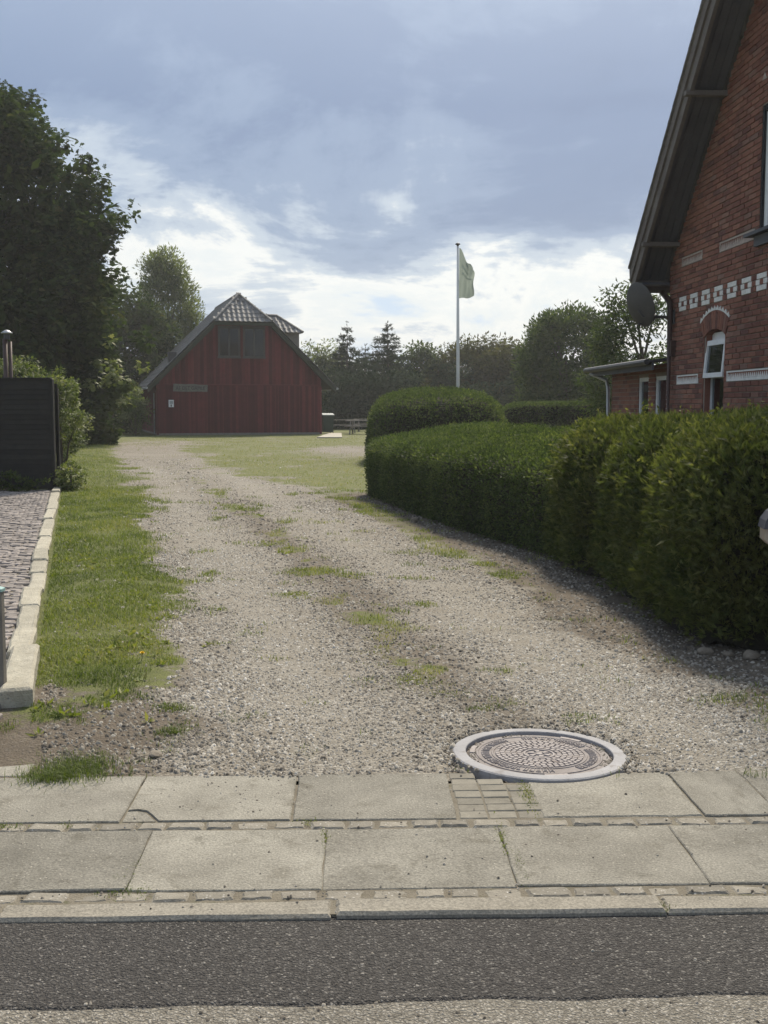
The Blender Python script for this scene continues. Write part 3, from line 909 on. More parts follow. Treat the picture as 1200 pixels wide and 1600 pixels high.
sz = np.where(_rm < MR + .006, 0.003, np.where(_rm < 0.46, np.maximum(sz, -0.008), sz))
sz = np.where(sy < 4.50 + SIDE * sx, np.maximum(sz, 0.001), sz)
P = np.stack([sx, sy, sz], 1)
Vs, Fs = stones(P, sr)
_g, _s, _d = masks(sx, sy)
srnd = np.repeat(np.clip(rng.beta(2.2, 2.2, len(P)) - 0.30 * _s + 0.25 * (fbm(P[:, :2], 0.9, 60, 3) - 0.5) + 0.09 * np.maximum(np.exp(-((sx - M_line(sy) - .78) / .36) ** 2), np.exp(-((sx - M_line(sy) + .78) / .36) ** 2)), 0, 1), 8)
gravel_o = obj('gravel', np_mesh('gravel', Vs, Fs, srnd), 'pebble')
tag(gravel_o, 'loose grey brown gravel covering the drive', 'gravel', kind='stuff')

# stray chips lying on the pavement and road
n = 2600
x = rng.uniform(-1.5, 1.6, n); y = rng.uniform(2.6, 4.5, n)
wgt = np.where(y > 4.0, np.exp(-((x + 0.45) / 0.30) ** 2) * 0.9 + 0.10, 0.12)
wgt = np.where(y < 2.74, 0.95, wgt)
wgt = np.where((y > 2.76) & (y < 3.15), 0.05, wgt)
wgt = np.where((np.abs(y - 3.92) < .05) | (np.abs(y - 3.35) < .05), 0.4, wgt)
k = rng.random(n) < wgt
x, y = x[k], y[k]
z = np.where(y - SIDE * x < 3.2, np.where(y - SIDE * x < 2.74, -0.020, -0.0155), 0.0)
r = rng.uniform(.0025, .007, len(x)) * np.where(y < 2.74, 1.25, 1.0)
Vs, Fs = stones(np.stack([x, y, z], 1), r)
o = obj('loose_chips', np_mesh('loose_chips', Vs, Fs, np.repeat(rng.uniform(0, .75, len(x)), 8)), 'pebble')
tag(o, 'stray gravel chips scattered over slabs and road', 'gravel', kind='stuff')


# ------------------------------------------------------------------ manhole
mh = empty('manhole_cover', (MC[0], MC[1], -0.0105))
mh.rotation_euler = (radians(-0.4), radians(0.8), radians(20))
tag(mh, 'round cast iron manhole cover with pale worn rim beside pavement', 'manhole cover')
b = MB(); b.lathe([(0.318, -0.05), (0.318, 0.012), (0.321, 0.0145), (0.335, 0.015), (0.355, 0.0148), (0.370, 0.0135), (0.3765, 0.009), (0.378, -0.05)], 96)
b.build('rim', 'ironrim', mh)
b = MB(); b.lathe([(0.0, 0.002), (0.196, 0.002), (0.198, 0.0055), (0.206, 0.0055), (0.208, 0.002), (0.262, 0.002), (0.264, 0.0048), (0.272, 0.0048), (0.274, 0.001), (0.302, 0.001), (0.304, -0.01)], 96)
plate = b.build('cover_plate', 'ironplate', mh)
b = MB(); b.lathe([(0.303, -0.011), (0.3185, -0.011)], 96); b.build('gap_dirt', 'irondark', mh)
b = MB(); b.lathe([(0.058, 0.003), (0.060, 0.0075), (0.068, 0.0075), (0.070, 0.003)], 64); b.build('centre_ring', 'iron', mh)


def ring_block(b_, r0, r1, a0, a1, z0, z1, n=3):
    ptsl, ptsu = [], []
    for (zz_, ins, lst) in ((z0, 0.0, ptsl), (z1, 0.0014, ptsu)):
        ra, rb = r0 + ins, r1 - ins
        for i in range(n): 
            a = a0 + ins / ra + (a1 - a0 - 2 * ins / ra) * i / (n - 1)
            lst.append((ra * cos(a), ra * sin(a), zz_))
        for i in range(n - 1, -1, -1):
            a = a0 + ins / rb + (a1 - a0 - 2 * ins / rb) * i / (n - 1)
            lst.append((rb * cos(a), rb * sin(a), zz_))
    m_ = 2 * n
    b_.add(ptsl + ptsu, [tuple(range(m_, 2 * m_))] + [(i, (i + 1) % m_, m_ + (i + 1) % m_, m_ + i) for i in range(m_)])


r0 = 0.077
for (r1, cnt) in ((0.097, 20), (0.121, 26), (0.145, 32), (0.169, 38), (0.191, 44)):
    for i in range(cnt):
        a = 2 * pi * i / cnt + cnt
        bb = MB()
        ring_block(bb, r0, r1, a, a + 2 * pi / cnt * 0.80, 0.001, 0.0078)
        bb.build('tread_block', 'iron', mh)
    r0 = r1 + 0.004
b = MB()
for i in range(6):                                        # star of bars in the middle ring
    a = pi * i / 3
    ring_block(b, 0.022, 0.050, a, a + 0.55, 0.001, 0.0075)
b.lathe([(0.0, 0.0075), (0.014, 0.0075), (0.016, 0.002)], 20)
b.build('centre_mark', 'iron', mh)
# raised lettering round the cover: worn beyond reading, so upright strokes of letter size in two words per half
b = MB()
a = 0.15
while a < 2 * pi - 0.1:
    wdt = random.choice((0.075, 0.085, 0.095))
    if not (1.35 < a % pi < 1.75):
        kind = random.randrange(4)
        ring_block(b, 0.216, 0.252, a, a + 0.021, 0.001, 0.0072)
        if kind != 3: ring_block(b, 0.216, 0.252, a + wdt - 0.021, a + wdt, 0.001, 0.0072)
        if kind in (0, 1, 3): ring_block(b, 0.244, 0.252, a + 0.021, a + wdt - 0.021, 0.001, 0.0072)
        if kind in (1, 2): ring_block(b, 0.230, 0.238, a + 0.021, a + wdt - 0.021, 0.001, 0.0072)
    a += wdt + 0.03
tag(b.build('lettering', 'iron', mh), kind='stuff')
for a in (0.4, 2.4, 4.3):
    b = MB(); ring_block(b, 0.278, 0.302, a, a + 0.35, 0.0, 0.006, 8); b.build('lug', 'iron', mh)
dirtP = []
for a, n_ in ((2.5, 60), (0.0, 70), (-0.7, 60), (2.9, 50), (1.6, 30)):
    for _ in range(n_):
        aa = a + random.gauss(0, 0.18); rr = random.uniform(0.276, 0.312)
        dirtP.append((rr * cos(aa), rr * sin(aa), 0.001))
dirtP = np.array(dirtP)
Vs, Fs = stones(dirtP, rng.uniform(.0025, .007, len(dirtP)))
tag(obj('grit', np_mesh('grit', Vs, Fs, np.repeat(rng.uniform(.0, .6, len(dirtP)), 8)), 'pebble', mh), kind='stuff')


# ------------------------------------------------------------------ grass blades and weeds
def blades(P, h, lean, wd):
    n = len(P)
    az = rng.uniform(0, 2 * pi, n)
    d = np.stack([np.cos(az), np.sin(az), np.zeros(n)], 1)
    s = np.stack([-np.sin(az), np.cos(az), np.zeros(n)], 1)
    up = np.array([0, 0, 1.0])
    m1 = P + d * (h * lean * 0.35)[:, None] + up * (h * 0.6)[:, None]
    tp = P + d * (h * lean)[:, None] + up * (h * (1 - 0.25 * lean))[:, None]
    w2 = (wd / 2)[:, None]
    V = np.stack([P - s * w2, P + s * w2, m1 - s * w2 * 0.8, m1 + s * w2 * 0.8, tp], 1).reshape(-1, 3)
    i = np.arange(n)[:, None] * 5
    F = np.concatenate([i + np.array([[0, 1, 3]]), i + np.array([[0, 3, 2]]), i + np.array([[2, 3, 4]])], 0)
    return V, F


gxs, gys, ghs = [], [], []
for (y0, y1, dens, h0, h1) in ((4.43, 7, 9000, .012, .036), (7, 11, 5200, .014, .042), (11, 20, 2200, .018, .055), (20, 34, 420, .025, .06), (34, 56, 130, .03, .08)):
    x0, x1 = -0.40 * y1 - 0.2, 0.36 * y1
    n = int((x1 - x0) * (y1 - y0) * dens)
    x = rng.uniform(x0, x1, n); y = rng.uniform(y0, y1, n)
    y = np.maximum(y + rng.normal(0, 0.055 * y0 if y0 > 5 else 0.02, n), 4.43)      # bands of density fade into each other
    g_, s_, d_ = masks(x, y)
    pt = fbm(np.stack([x, y], 1), 3.2, 41, 4)
    keep = (rng.random(n) < smooth(0.25, 0.85, g_ + (pt - 0.5) * 2.0) * (1 - 0.72 * d_)) & (np.abs(x) < 0.37 * y + 0.1)
    keep &= (x > K_line(y) + 0.10) & (x < H_base(y) + 0.1)
    keep &= (x - MC[0]) ** 2 + (y - MC[1]) ** 2 > (MR + 0.01) ** 2
    x, y = x[keep], y[keep]
    tall = 0.55 + 1.0 * fbm(np.stack([x, y], 1), 2.5, 77, 2)
    gxs.append(x); gys.append(y); ghs.append(rng.uniform(h0, h1, len(x)) * tall)
# the tuft that spills over the slabs at the left, and small tufts in the gravel
def tuft(cx, cy, rx_, ry_, n, h):
    a = rng.normal(size=(n, 2)) * 0.5
    gxs.append(cx + a[:, 0] * rx_); gys.append(cy + a[:, 1] * ry_); ghs.append(rng.uniform(.4, 1.1, n) * h)
tuft(-1.28, 4.50, .17, .15, 1500, .055)
tuft(-1.36, 4.42, .10, .08, 500, .045)
for (cx, cy, r_, n_, h_) in ((0.17, 6.05, .13, 340, .026), (0.33, 5.75, .16, 260, .018), (-0.05, 6.75, .14, 160, .018), (0.02, 6.45, .16, 160, .016), (0.55, 5.5, .10, 150, .02), (-0.72, 8.9, .15, 400, .03),
                             (0.36, 4.55, .06, 120, .02), (-0.98, 5.05, .08, 300, .035), (-1.05, 5.45, .10, 300, .035), (0.45, 5.45, .05, 120, .025), (-1.78, 5.05, .10, 200, .04), (-0.75, 10.2, .2, 300, .03),
                             (-1.25, 12.0, .2, 300, .03), (0.2, 5.95, .22, 260, .018), (0.40, 4.70, .06, 90, .02)):
    tuft(cx, cy, r_, r_ * 0.75, n_, h_)
# moss and grass in the pavement joints
for (cx, cy, rx_, ry_, n_) in ((-0.835, 3.47, .025, .10, 260), (-0.80, 3.36, .06, .03, 160), (0.415, 3.78, .016, .10, 200), (0.45, 3.55, .012, .10, 120), (0.555, 4.24, .022, .14, 260), (-0.21, 3.80, .012, .06, 70),
                           (-1.36, 3.9, .05, .02, 120), (-1.15, 3.9, .04, .02, 60), (-0.28, 3.94, .03, .02, 60), (0.84, 3.25, .02, .03, 40)):
    a = rng.normal(size=(n_, 2)) * 0.5
    gxs.append(cx + a[:, 0] * rx_ * 1.4); gys.append(cy + a[:, 1] * ry_ * 1.4); ghs.append(rng.uniform(.003, .012, n_))
x, y, h = map(np.concatenate, (gxs, gys, ghs))
z = np.where(y < 4.45 + SIDE * x, 0.0, ground_height(x, y)) - 0.004
P = np.stack([x, y, z], 1)
V, F = blades(P, h, rng.uniform(0.2, 1.3, len(P)), 0.0016 + 0.0007 * np.maximum(y - 5, 0) ** 0.6 + rng.uniform(0, .0022, len(P)))
cl = fbm(np.stack([x, y], 1), 1.5, 9, 3)
rn = np.clip(0.05 + 1.3 * (cl - 0.28) + rng.normal(0, .22, len(P)), 0, 1)
_g2, _s2, _d2 = masks(x, y)
rn = np.clip(rn + 0.45 * _d2, 0, 1)
tag(obj('grass', np_mesh('grass', V, F, np.repeat(rn, 5)), 'grass'), 'short green grass of the verge and drive', 'grass', kind='stuff')

# broad weed leaves among the verge grass
n = 2600
x = rng.uniform(-5.6, -0.9, n); y = rng.uniform(4.45, 19, n)
g_, s_, d_ = masks(x, y)
k = (rng.random(n) < g_ * np.clip(9 / y, 0.2, 1)) & (x > K_line(y) + 0.1) & (fbm(np.stack([x, y], 1), 2.0, 31, 2) > 0.45)
x, y = x[k], y[k]
x = np.repeat(x, 6) + rng.normal(0, .012, len(x) * 6); y = np.repeat(y, 6) + rng.normal(0, .012, len(y) * 6)
P = np.stack([x, y, ground_height(x, y) + 0.004], 1)
A = rand_dirs(len(P)); A[:, 2] = np.abs(A[:, 2]) * 0.7 + 0.1; A = unit(A)
B = unit(np.cross(A, rand_dirs(len(P))))
V, F, R_ = leaf_quads(P, A, B, rng.uniform(.03, .06, len(P)), rng.uniform(.012, .024, len(P)), rng.uniform(.2, .95, len(P)))
tag(obj('weeds', np_mesh('weeds', V, F, R_), 'grass'), 'broad leaved weeds scattered through the grass verge', 'weeds', kind='stuff')

d = empty('dandelion', (-1.415, 6.42, 0.01))
tag(d, 'single yellow dandelion flower in the grass verge', 'flower')
b = MB(); b.tube([(0, 0, 0), (0.004, 0, 0.03), (0.006, 0.002, 0.055)], [.0022, .002, .002], 6); b.build('stem', 'grass', d)
b = MB()
for k in range(26):
    a = k * 2.4
    e = 0.2 + 0.9 * (k / 26)
    q = np.array([0.006, 0.002, 0.055])
    dv = np.array([cos(a) * cos(e), sin(a) * cos(e), sin(e)])
    sd = np.array([-sin(a), cos(a), 0]) * 0.003
    b.add([q - sd, q + sd, q + sd + dv * 0.017, q - sd + dv * 0.017], [(0, 1, 2, 3)])
b.build('petals', 'dandelion', d)

# loose field stones
def rock(name, loc, r, label, squash=0.6, group=None):
    n_ = 42
    i = np.arange(n_) + 0.5
    ph = np.arccos(1 - 2 * i / n_); th = pi * (1 + 5 ** 0.5) * i
    S = np.stack([np.cos(th) * np.sin(ph), np.sin(th) * np.sin(ph), np.cos(ph)], 1)
    k_ = 0.72 + 0.5 * vnoise(S + np.array(loc), 1.3, 5)
    V_ = S * k_[:, None] * r * np.array([1.15, 0.85, squash])
    import bmesh
    bm = bmesh.new()
    for v in V_: bm.verts.new(v)
    bmesh.ops.convex_hull(bm, input=bm.verts)
    me_ = bpy.data.meshes.new(name); bm.to_mesh(me_); bm.free()
    o = obj(name, me_, 'boulder', None, (loc[0], loc[1], loc[2] + r * squash * 0.35), (0, 0, random.uniform(0, 6)))
    tag(o, label, 'stone', group)
    return o

g1 = 'field stones at the foot of the hedge'
rock('field_stone', (1.96, 6.72, 0), .052, 'flat brown stone below the conifer hedge, farthest left of three')
rock('field_stone', (2.08, 6.66, 0), .044, 'small brown stone below the conifer hedge, middle of three', 0.5)
rock('field_stone', (2.20, 6.60, 0), .060, 'rounded brown stone below the conifer hedge, nearest picture edge', 0.6)
rock('pale_stone', (0.40, 14.5, 0), .060, 'pale round pebble on soil along the clipped hedge', 0.8)
rock('pale_stone', (-0.99, 4.72, 0), .034, 'pale flat stone beside the grass tuft at the pavement', 0.4)
for i in range(46):
    yy = random.uniform(9, 18.5)
    pass
sx_, sy_ = [], []
for i in range(420):
    yy = random.uniform(7, 19)
    sx_.append(H_base(yy) - random.uniform(0.0, 0.35)); sy_.append(yy)
sx_, sy_ = np.array(sx_), np.array(sy_)
Vs, Fs = stones(np.stack([sx_, sy_, ground_height(sx_, sy_)], 1), rng.uniform(.010, .028, len(sx_)))
tag(obj('hedge_foot_stones', np_mesh('hedge_foot_stones', Vs, Fs, np.repeat(rng.uniform(.0, .45, len(sx_)), 8)), 'pebble'), 'scattered stones and dry leaves along the hedge foot', 'stones', kind='stuff')


# ------------------------------------------------------------------ hedges
def hedge_from_surface(root, surf, nleaf, leaf, mat, core_shrink=0.10, nu=90, nv=60, style='leaf', shag=0.05, seed=1, out_dir=0.6, shoots=0):
    """surf(u, v) -> (n,3) points, u,v in 0..1. Core of dark twigs under the leaves, then the leaves."""
    e = 1e-3
    uu, vv_ = np.meshgrid(np.linspace(0, 1, nu), np.linspace(0, 1, nv))
    u, v = uu.ravel(), vv_.ravel()
    def normal(u, v):
        a = surf(np.clip(u + e, 0, 1), v) - surf(np.clip(u - e, 0, 1), v)
        b_ = surf(u, np.clip(v + e, 0, 1)) - surf(u, np.clip(v - e, 0, 1))
        return unit(np.cross(a, b_))
    Pc = surf(u, v)
    cen = Pc.mean(0)
    Nc = normal(u, v)
    sgn = np.sign(np.median(np.sum(Nc * (Pc - cen), 1)))
    Pc = Pc - sgn * Nc * core_shrink
    Pc += rng.normal(0, .012, Pc.shape)
    i = (np.arange(nv - 1)[:, None] * nu + np.arange(nu - 1)[None]).ravel()
    core = obj('branches', np_mesh('branches', Pc, np.stack([i, i + 1, i + nu + 1, i + nu], 1)), 'twig', root)
    # area weighted sampling
    G = surf(u, v).reshape(nv, nu, 3)
    ar = np.linalg.norm(np.cross(G[1:, :-1] - G[:-1, :-1], G[:-1, 1:] - G[:-1, :-1]), axis=2).ravel()
    if style != 'leaf':              # fewer sprays on the side turned away from the drive
        cx_ = (np.arange(len(ar)) % (nu - 1) + .5) / (nu - 1); cy_ = (np.arange(len(ar)) // (nu - 1) + .5) / (nv - 1)
        nn_ = normal(cx_, cy_) * sgn
        ar = ar * np.where((nn_[:, 0] > 0.35) & (nn_[:, 2] < 0.6), 0.3, 1.0)
    c = rng.choice(len(ar), nleaf, p=ar / ar.sum())
    lu = (c % (nu - 1) + rng.random(nleaf)) / (nu - 1)
    lv = (c // (nu - 1) + rng.random(nleaf)) / (nv - 1)
    P = surf(lu, lv)
    Nn = normal(lu, lv) * sgn
    P = P + Nn * (rng.random(nleaf)[:, None] ** 1.5 * -core_shrink * 1.1 + shag * (rng.random(nleaf)[:, None] ** 3))
    P[:, 2] = np.maximum(P[:, 2], 0.01)
    cl = fbm(P, 2.4, seed, 3)
    rn = np.clip(0.35 + (cl - 0.5) * 0.9 + rng.normal(0, .22, nleaf), 0, 1)
    if style == 'leaf':
        A = unit(Nn * out_dir + rand_dirs(nleaf) * 0.8 + np.array([0, 0, 0.35]))
        B = unit(np.cross(A, rand_dirs(nleaf)))
        V, F, R_ = leaf_quads(P, A, B, rng.uniform(.7, 1.4, nleaf) * leaf, rng.uniform(.45, .75, nleaf) * leaf, rn)
    else:   # flat conifer sprays: three fingers that fan upwards and outwards
        A0 = unit(Nn * out_dir + rand_dirs(nleaf) * 0.75 + np.array([0, 0, 0.32]))
        B0 = unit(np.cross(A0, rand_dirs(nleaf)))
        Vl, Fl, Rl = [], [], []
        off = 0
        for k_, (s, l) in enumerate(((0, 1.0), (0.42, 0.75), (-0.42, 0.75), (0.9, 0.45), (-0.9, 0.45))):
            A = unit(A0 + B0 * s)
            B = unit(np.cross(np.cross(A0, B0), A))
            L_ = rng.uniform(.7, 1.4, nleaf) * leaf * l
            V, F, R_ = leaf_tris(P + A0 * (L_ * 0.15)[:, None], A, B, L_, L_ * 0.20, np.clip(rn + (0.08 if k_ == 0 else 0), 0, 1))
            Vl.append(V); Fl.append(F + off); Rl.append(R_); off += len(V)
        V, F, R_ = np.concatenate(Vl), np.concatenate(Fl), np.concatenate(Rl)
    if shoots:                       # stray young shoots that stand out of the clipped surface
        c = rng.choice(len(P), shoots * 3, replace=False)
        c = c[(Nn[c, 2] > 0.2) | (rng.random(len(c)) < 0.25)][:shoots]
        k_ = 7
        D = unit(Nn[c] * 0.5 + rand_dirs(len(c)) * 0.35 + np.array([0, 0, 0.9]))
        Ls = rng.uniform(.05, .16, len(c)) * (1.0 if style != 'leaf' else 0.8)
        Q = (P[c][:, None] + D[:, None] * (Ls[:, None] * np.linspace(0, 1, k_)[None])[:, :, None]).reshape(-1, 3)
        A = unit(np.repeat(D, k_, 0) * 0.7 + rand_dirs(len(Q)) * 0.8)
        B = unit(np.cross(A, rand_dirs(len(Q))))
        V2, F2, R2 = leaf_quads(Q, A, B, rng.uniform(.7, 1.2, len(Q)) * leaf * 0.8, rng.uniform(.3, .6, len(Q)) * leaf * 0.8, np.clip(rng.normal(.75, .15, len(Q)), 0, 1))
        F = np.concatenate([F, F2 + len(V)]); V = np.concatenate([V, V2]); R_ = np.concatenate([R_, R2])
    fo = obj('foliage', np_mesh('foliage', V, F, R_), mat, root)
    tag(fo, kind='stuff')
    return root


def super_surf(c, rx_, ry_, h, e_plan=3.2, e_top=4.0, amp=0.10, ns=1.6, seed=3, rz=0.0, taper=0.08, dome=0.0):
    """a clipped bush: boxy in plan, upright sides, rounded top"""
    def f(u, v):
        th = u * 2 * pi
        # v: 0 base .. 1 centre of top
        ph = v * pi / 2
        cr = np.cos(ph) ** (2 / e_top); sr = np.sin(ph) ** (2 / e_top)
        ct = np.sign(np.cos(th)) * np.abs(np.cos(th)) ** (2 / e_plan)
        st_ = np.sign(np.sin(th)) * np.abs(np.sin(th)) ** (2 / e_plan)
        tp = 1 - taper * sr
        X = rx_ * ct * cr * tp; Y = ry_ * st_ * cr * tp
        Z = h * sr + dome * (1 - cr ** 2)
        X, Y = X * cos(rz) - Y * sin(rz), X * sin(rz) + Y * cos(rz)
        Pp = np.stack([X, Y, Z], 1)
        q = Pp + np.array(c)
        k_ = (fbm(q, ns, seed, 3) - 0.5) * 2 * amp
        s_ = unit(np.stack([X / rx_ ** 2, Y / ry_ ** 2, Z / h ** 2 * 0.6], 1))
        return Pp + s_ * k_[:, None]
    return f


def bush(name, label, cat, c, rx_, ry_, h, nleaf, leaf, mat, group=None, **kw):
    hk = {k_: kw.pop(k_) for k_ in ('style', 'shag', 'core_shrink', 'out_dir', 'shoots') if k_ in kw}
    root = empty(name, (c[0], c[1], 0))
    tag(root, label, cat, group)
    hedge_from_surface(root, super_surf((c[0], c[1], 0), rx_, ry_, h, **kw), nleaf, leaf, mat, seed=int(abs(c[1] * 7)), **hk)
    return root


tg = 'conifer hedge plants by the drive'
bush('conifer_hedge_plant', 'tall dark conifer hedge plant at right picture edge, nearest the street', 'hedge', (3.00, 7.70), 1.10, 1.10, 1.40, 52000, .056, 'thuja', tg,
     style='spray', shag=.09, amp=.085, seed=4, e_top=5, e_plan=3.6, shoots=260)
bush('conifer_hedge_plant', 'yellowish conifer hedge plant in the middle of the three beside the drive', 'hedge', (2.82, 9.20), 0.98, 1.14, 1.34, 40000, .057, 'thuja', tg,
     style='spray', shag=.09, amp=.085, seed=14, e_top=5, e_plan=3.6, shoots=220)
bush('conifer_hedge_plant', 'green conifer hedge plant touching the low clipped hedge', 'hedge', (2.64, 10.70), 0.98, 1.18, 1.31, 32000, .059, 'thuja', tg,
     style='spray', shag=.09, amp=.085, seed=24, e_top=5, e_plan=3.4, shoots=200)


def path_hedge(name, label, pts, prof, nleaf, leaf, mat, amp=.06, end_round=0.5, seed=2, **hk):
    """clipped hedge swept along its front foot; prof: (across, z) outline from front foot over the top to the back foot"""
    pts = np.array(pts, float)
    seg = np.r_[0, np.cumsum(np.linalg.norm(np.diff(pts, axis=0), axis=1))]
    Ltot = seg[-1]
    prof = np.array(prof, float)
    ps = np.r_[0, np.cumsum(np.linalg.norm(np.diff(prof, axis=0), axis=1))]
    ps /= ps[-1]
    wmax = prof[:, 0].max()
    org = np.array([pts[:, 0].mean(), pts[:, 1].mean(), 0])
    def f(u, v):
        s = u * Ltot
        x = np.interp(s, seg, pts[:, 0]); y = np.interp(s, seg, pts[:, 1])
        x2 = np.interp(np.clip(s + .4, 0, Ltot), seg, pts[:, 0]); y2 = np.interp(np.clip(s + .4, 0, Ltot), seg, pts[:, 1])
        x1 = np.interp(np.clip(s - .4, 0, Ltot), seg, pts[:, 0]); y1 = np.interp(np.clip(s - .4, 0, Ltot), seg, pts[:, 1])
        dx, dy = x2 - x1, y2 - y1
        ln = np.sqrt(dx * dx + dy * dy) + 1e-9
        nx_, ny_ = dy / ln, -dx / ln            # to the right of travel: the body of the hedge
        a = np.interp(v, ps, prof[:, 0]); z = np.interp(v, ps, prof[:, 1])
        e_ = np.minimum(s, Ltot - s) / end_round
        k_ = np.clip(1 - (1 - np.clip(e_, 0, 1)) ** 3.0, 0.0, 1) ** 0.5
        a = wmax / 2 + (a - wmax / 2) * k_
        z = z * (0.55 + 0.45 * k_) * np.where(k_ < 0.02, 0.6, 1)
        Pp = np.stack([x + nx_ * a, y + ny_ * a, z], 1)
        k2 = (fbm(Pp, 1.4, seed, 3) - 0.5) * 2 * amp
        nrm = np.stack([nx_ * np.sign(a - wmax / 2), ny_ * np.sign(a - wmax / 2), np.full_like(a, .6)], 1)
        return Pp + nrm * k2[:, None] - org
    root = empty(name, tuple(org))
    tag(root, label, 'hedge')
    hedge_from_surface(root, f, nleaf, leaf, mat, nu=110, nv=50, seed=seed, **hk)
    return root


path_hedge('clipped_hedge', 'low dark green clipped hedge curving along the gravel drive',
           [(1.75, 10.6), (1.62, 11.2), (1.20, 12.6), (0.73, 14.2), (0.25, 16.4), (-0.22, 18.6), (-0.34, 19.7)],
           [(0, 0), (-0.02, 0.45), (0.0, 0.80), (0.10, 0.92), (0.5, 1.00), (1.3, 1.14), (2.0, 1.20), (2.15, 1.10), (2.2, 0.6), (2.2, 0)],
           112000, .034, 'boxleaf', amp=.05, end_round=0.55, seed=6, shag=.045, core_shrink=.09, shoots=420)
bush('island_hedge', 'rounded clipped hedge with sunlit top around the flagpole', 'hedge', (1.42, 30.9), 1.88, 3.1, 1.66, 34000, .060, 'boxleaf', amp=.06, e_plan=3.4, e_top=7, seed=8, dome=0.30, taper=.06, shag=.06, shoots=200)
bush('far_hedge', 'long low clipped hedge behind the island hedge near the brick house', 'hedge', (7.0, 38.5), 3.2, 0.75, 1.62, 22000, .065, 'boxleaf', amp=.05, e_plan=6, e_top=8, seed=9, taper=.04, shag=.05)


# ------------------------------------------------------------------ trees
def crown_leaves(cpts, crad, nleaf, leaf, rnbase=None, droop=0.3, palmate=False, seed=1, aspect=0.5):
    """leaves clumped around twig ends"""
    k_ = len(cpts)
    c = rng.integers(0, k_, nleaf)
    off = rand_dirs(nleaf) * (rng.random(nleaf)[:, None] ** 0.45) * crad[c][:, None]
    off[:, 2] *= 0.72
    P = cpts[c] + off
    out = unit(off)
    rn = np.clip((rnbase[c] if rnbase is not None else 0.4) + rng.normal(0, .2, nleaf), 0, 1)
    A = unit(out * 0.9 + rand_dirs(nleaf) * 0.7 + np.array([0, 0, -droop]))
    B = unit(np.cross(A, rand_dirs(nleaf) * 0.6 + np.array([0, 0, 1.0])))
    if not palmate:
        return leaf_quads(P, A, B, rng.uniform(.7, 1.35, nleaf) * leaf, rng.uniform(.7, 1.3, nleaf) * leaf * aspect, rn)
    Vl, Fl, Rl, o_ = [], [], [], 0
    for s in (-1.1, -0.5, 0.0, 0.5, 1.1):
        A2 = unit(A * cos(s) + B * sin(s) + np.array([0, 0, -0.25]))
        B2 = unit(B * cos(s) - A * sin(s))
        L_ = rng.uniform(.8, 1.2, nleaf) * leaf * (1 - 0.22 * abs(s))
        V, F, R_ = leaf_tris(P, A2, B2, L_, L_ * 0.50, rn, True)
        Vl.append(V); Fl.append(F + o_); Rl.append(R_); o_ += len(V)
    return np.concatenate(Vl), np.concatenate(Fl), np.concatenate(Rl)


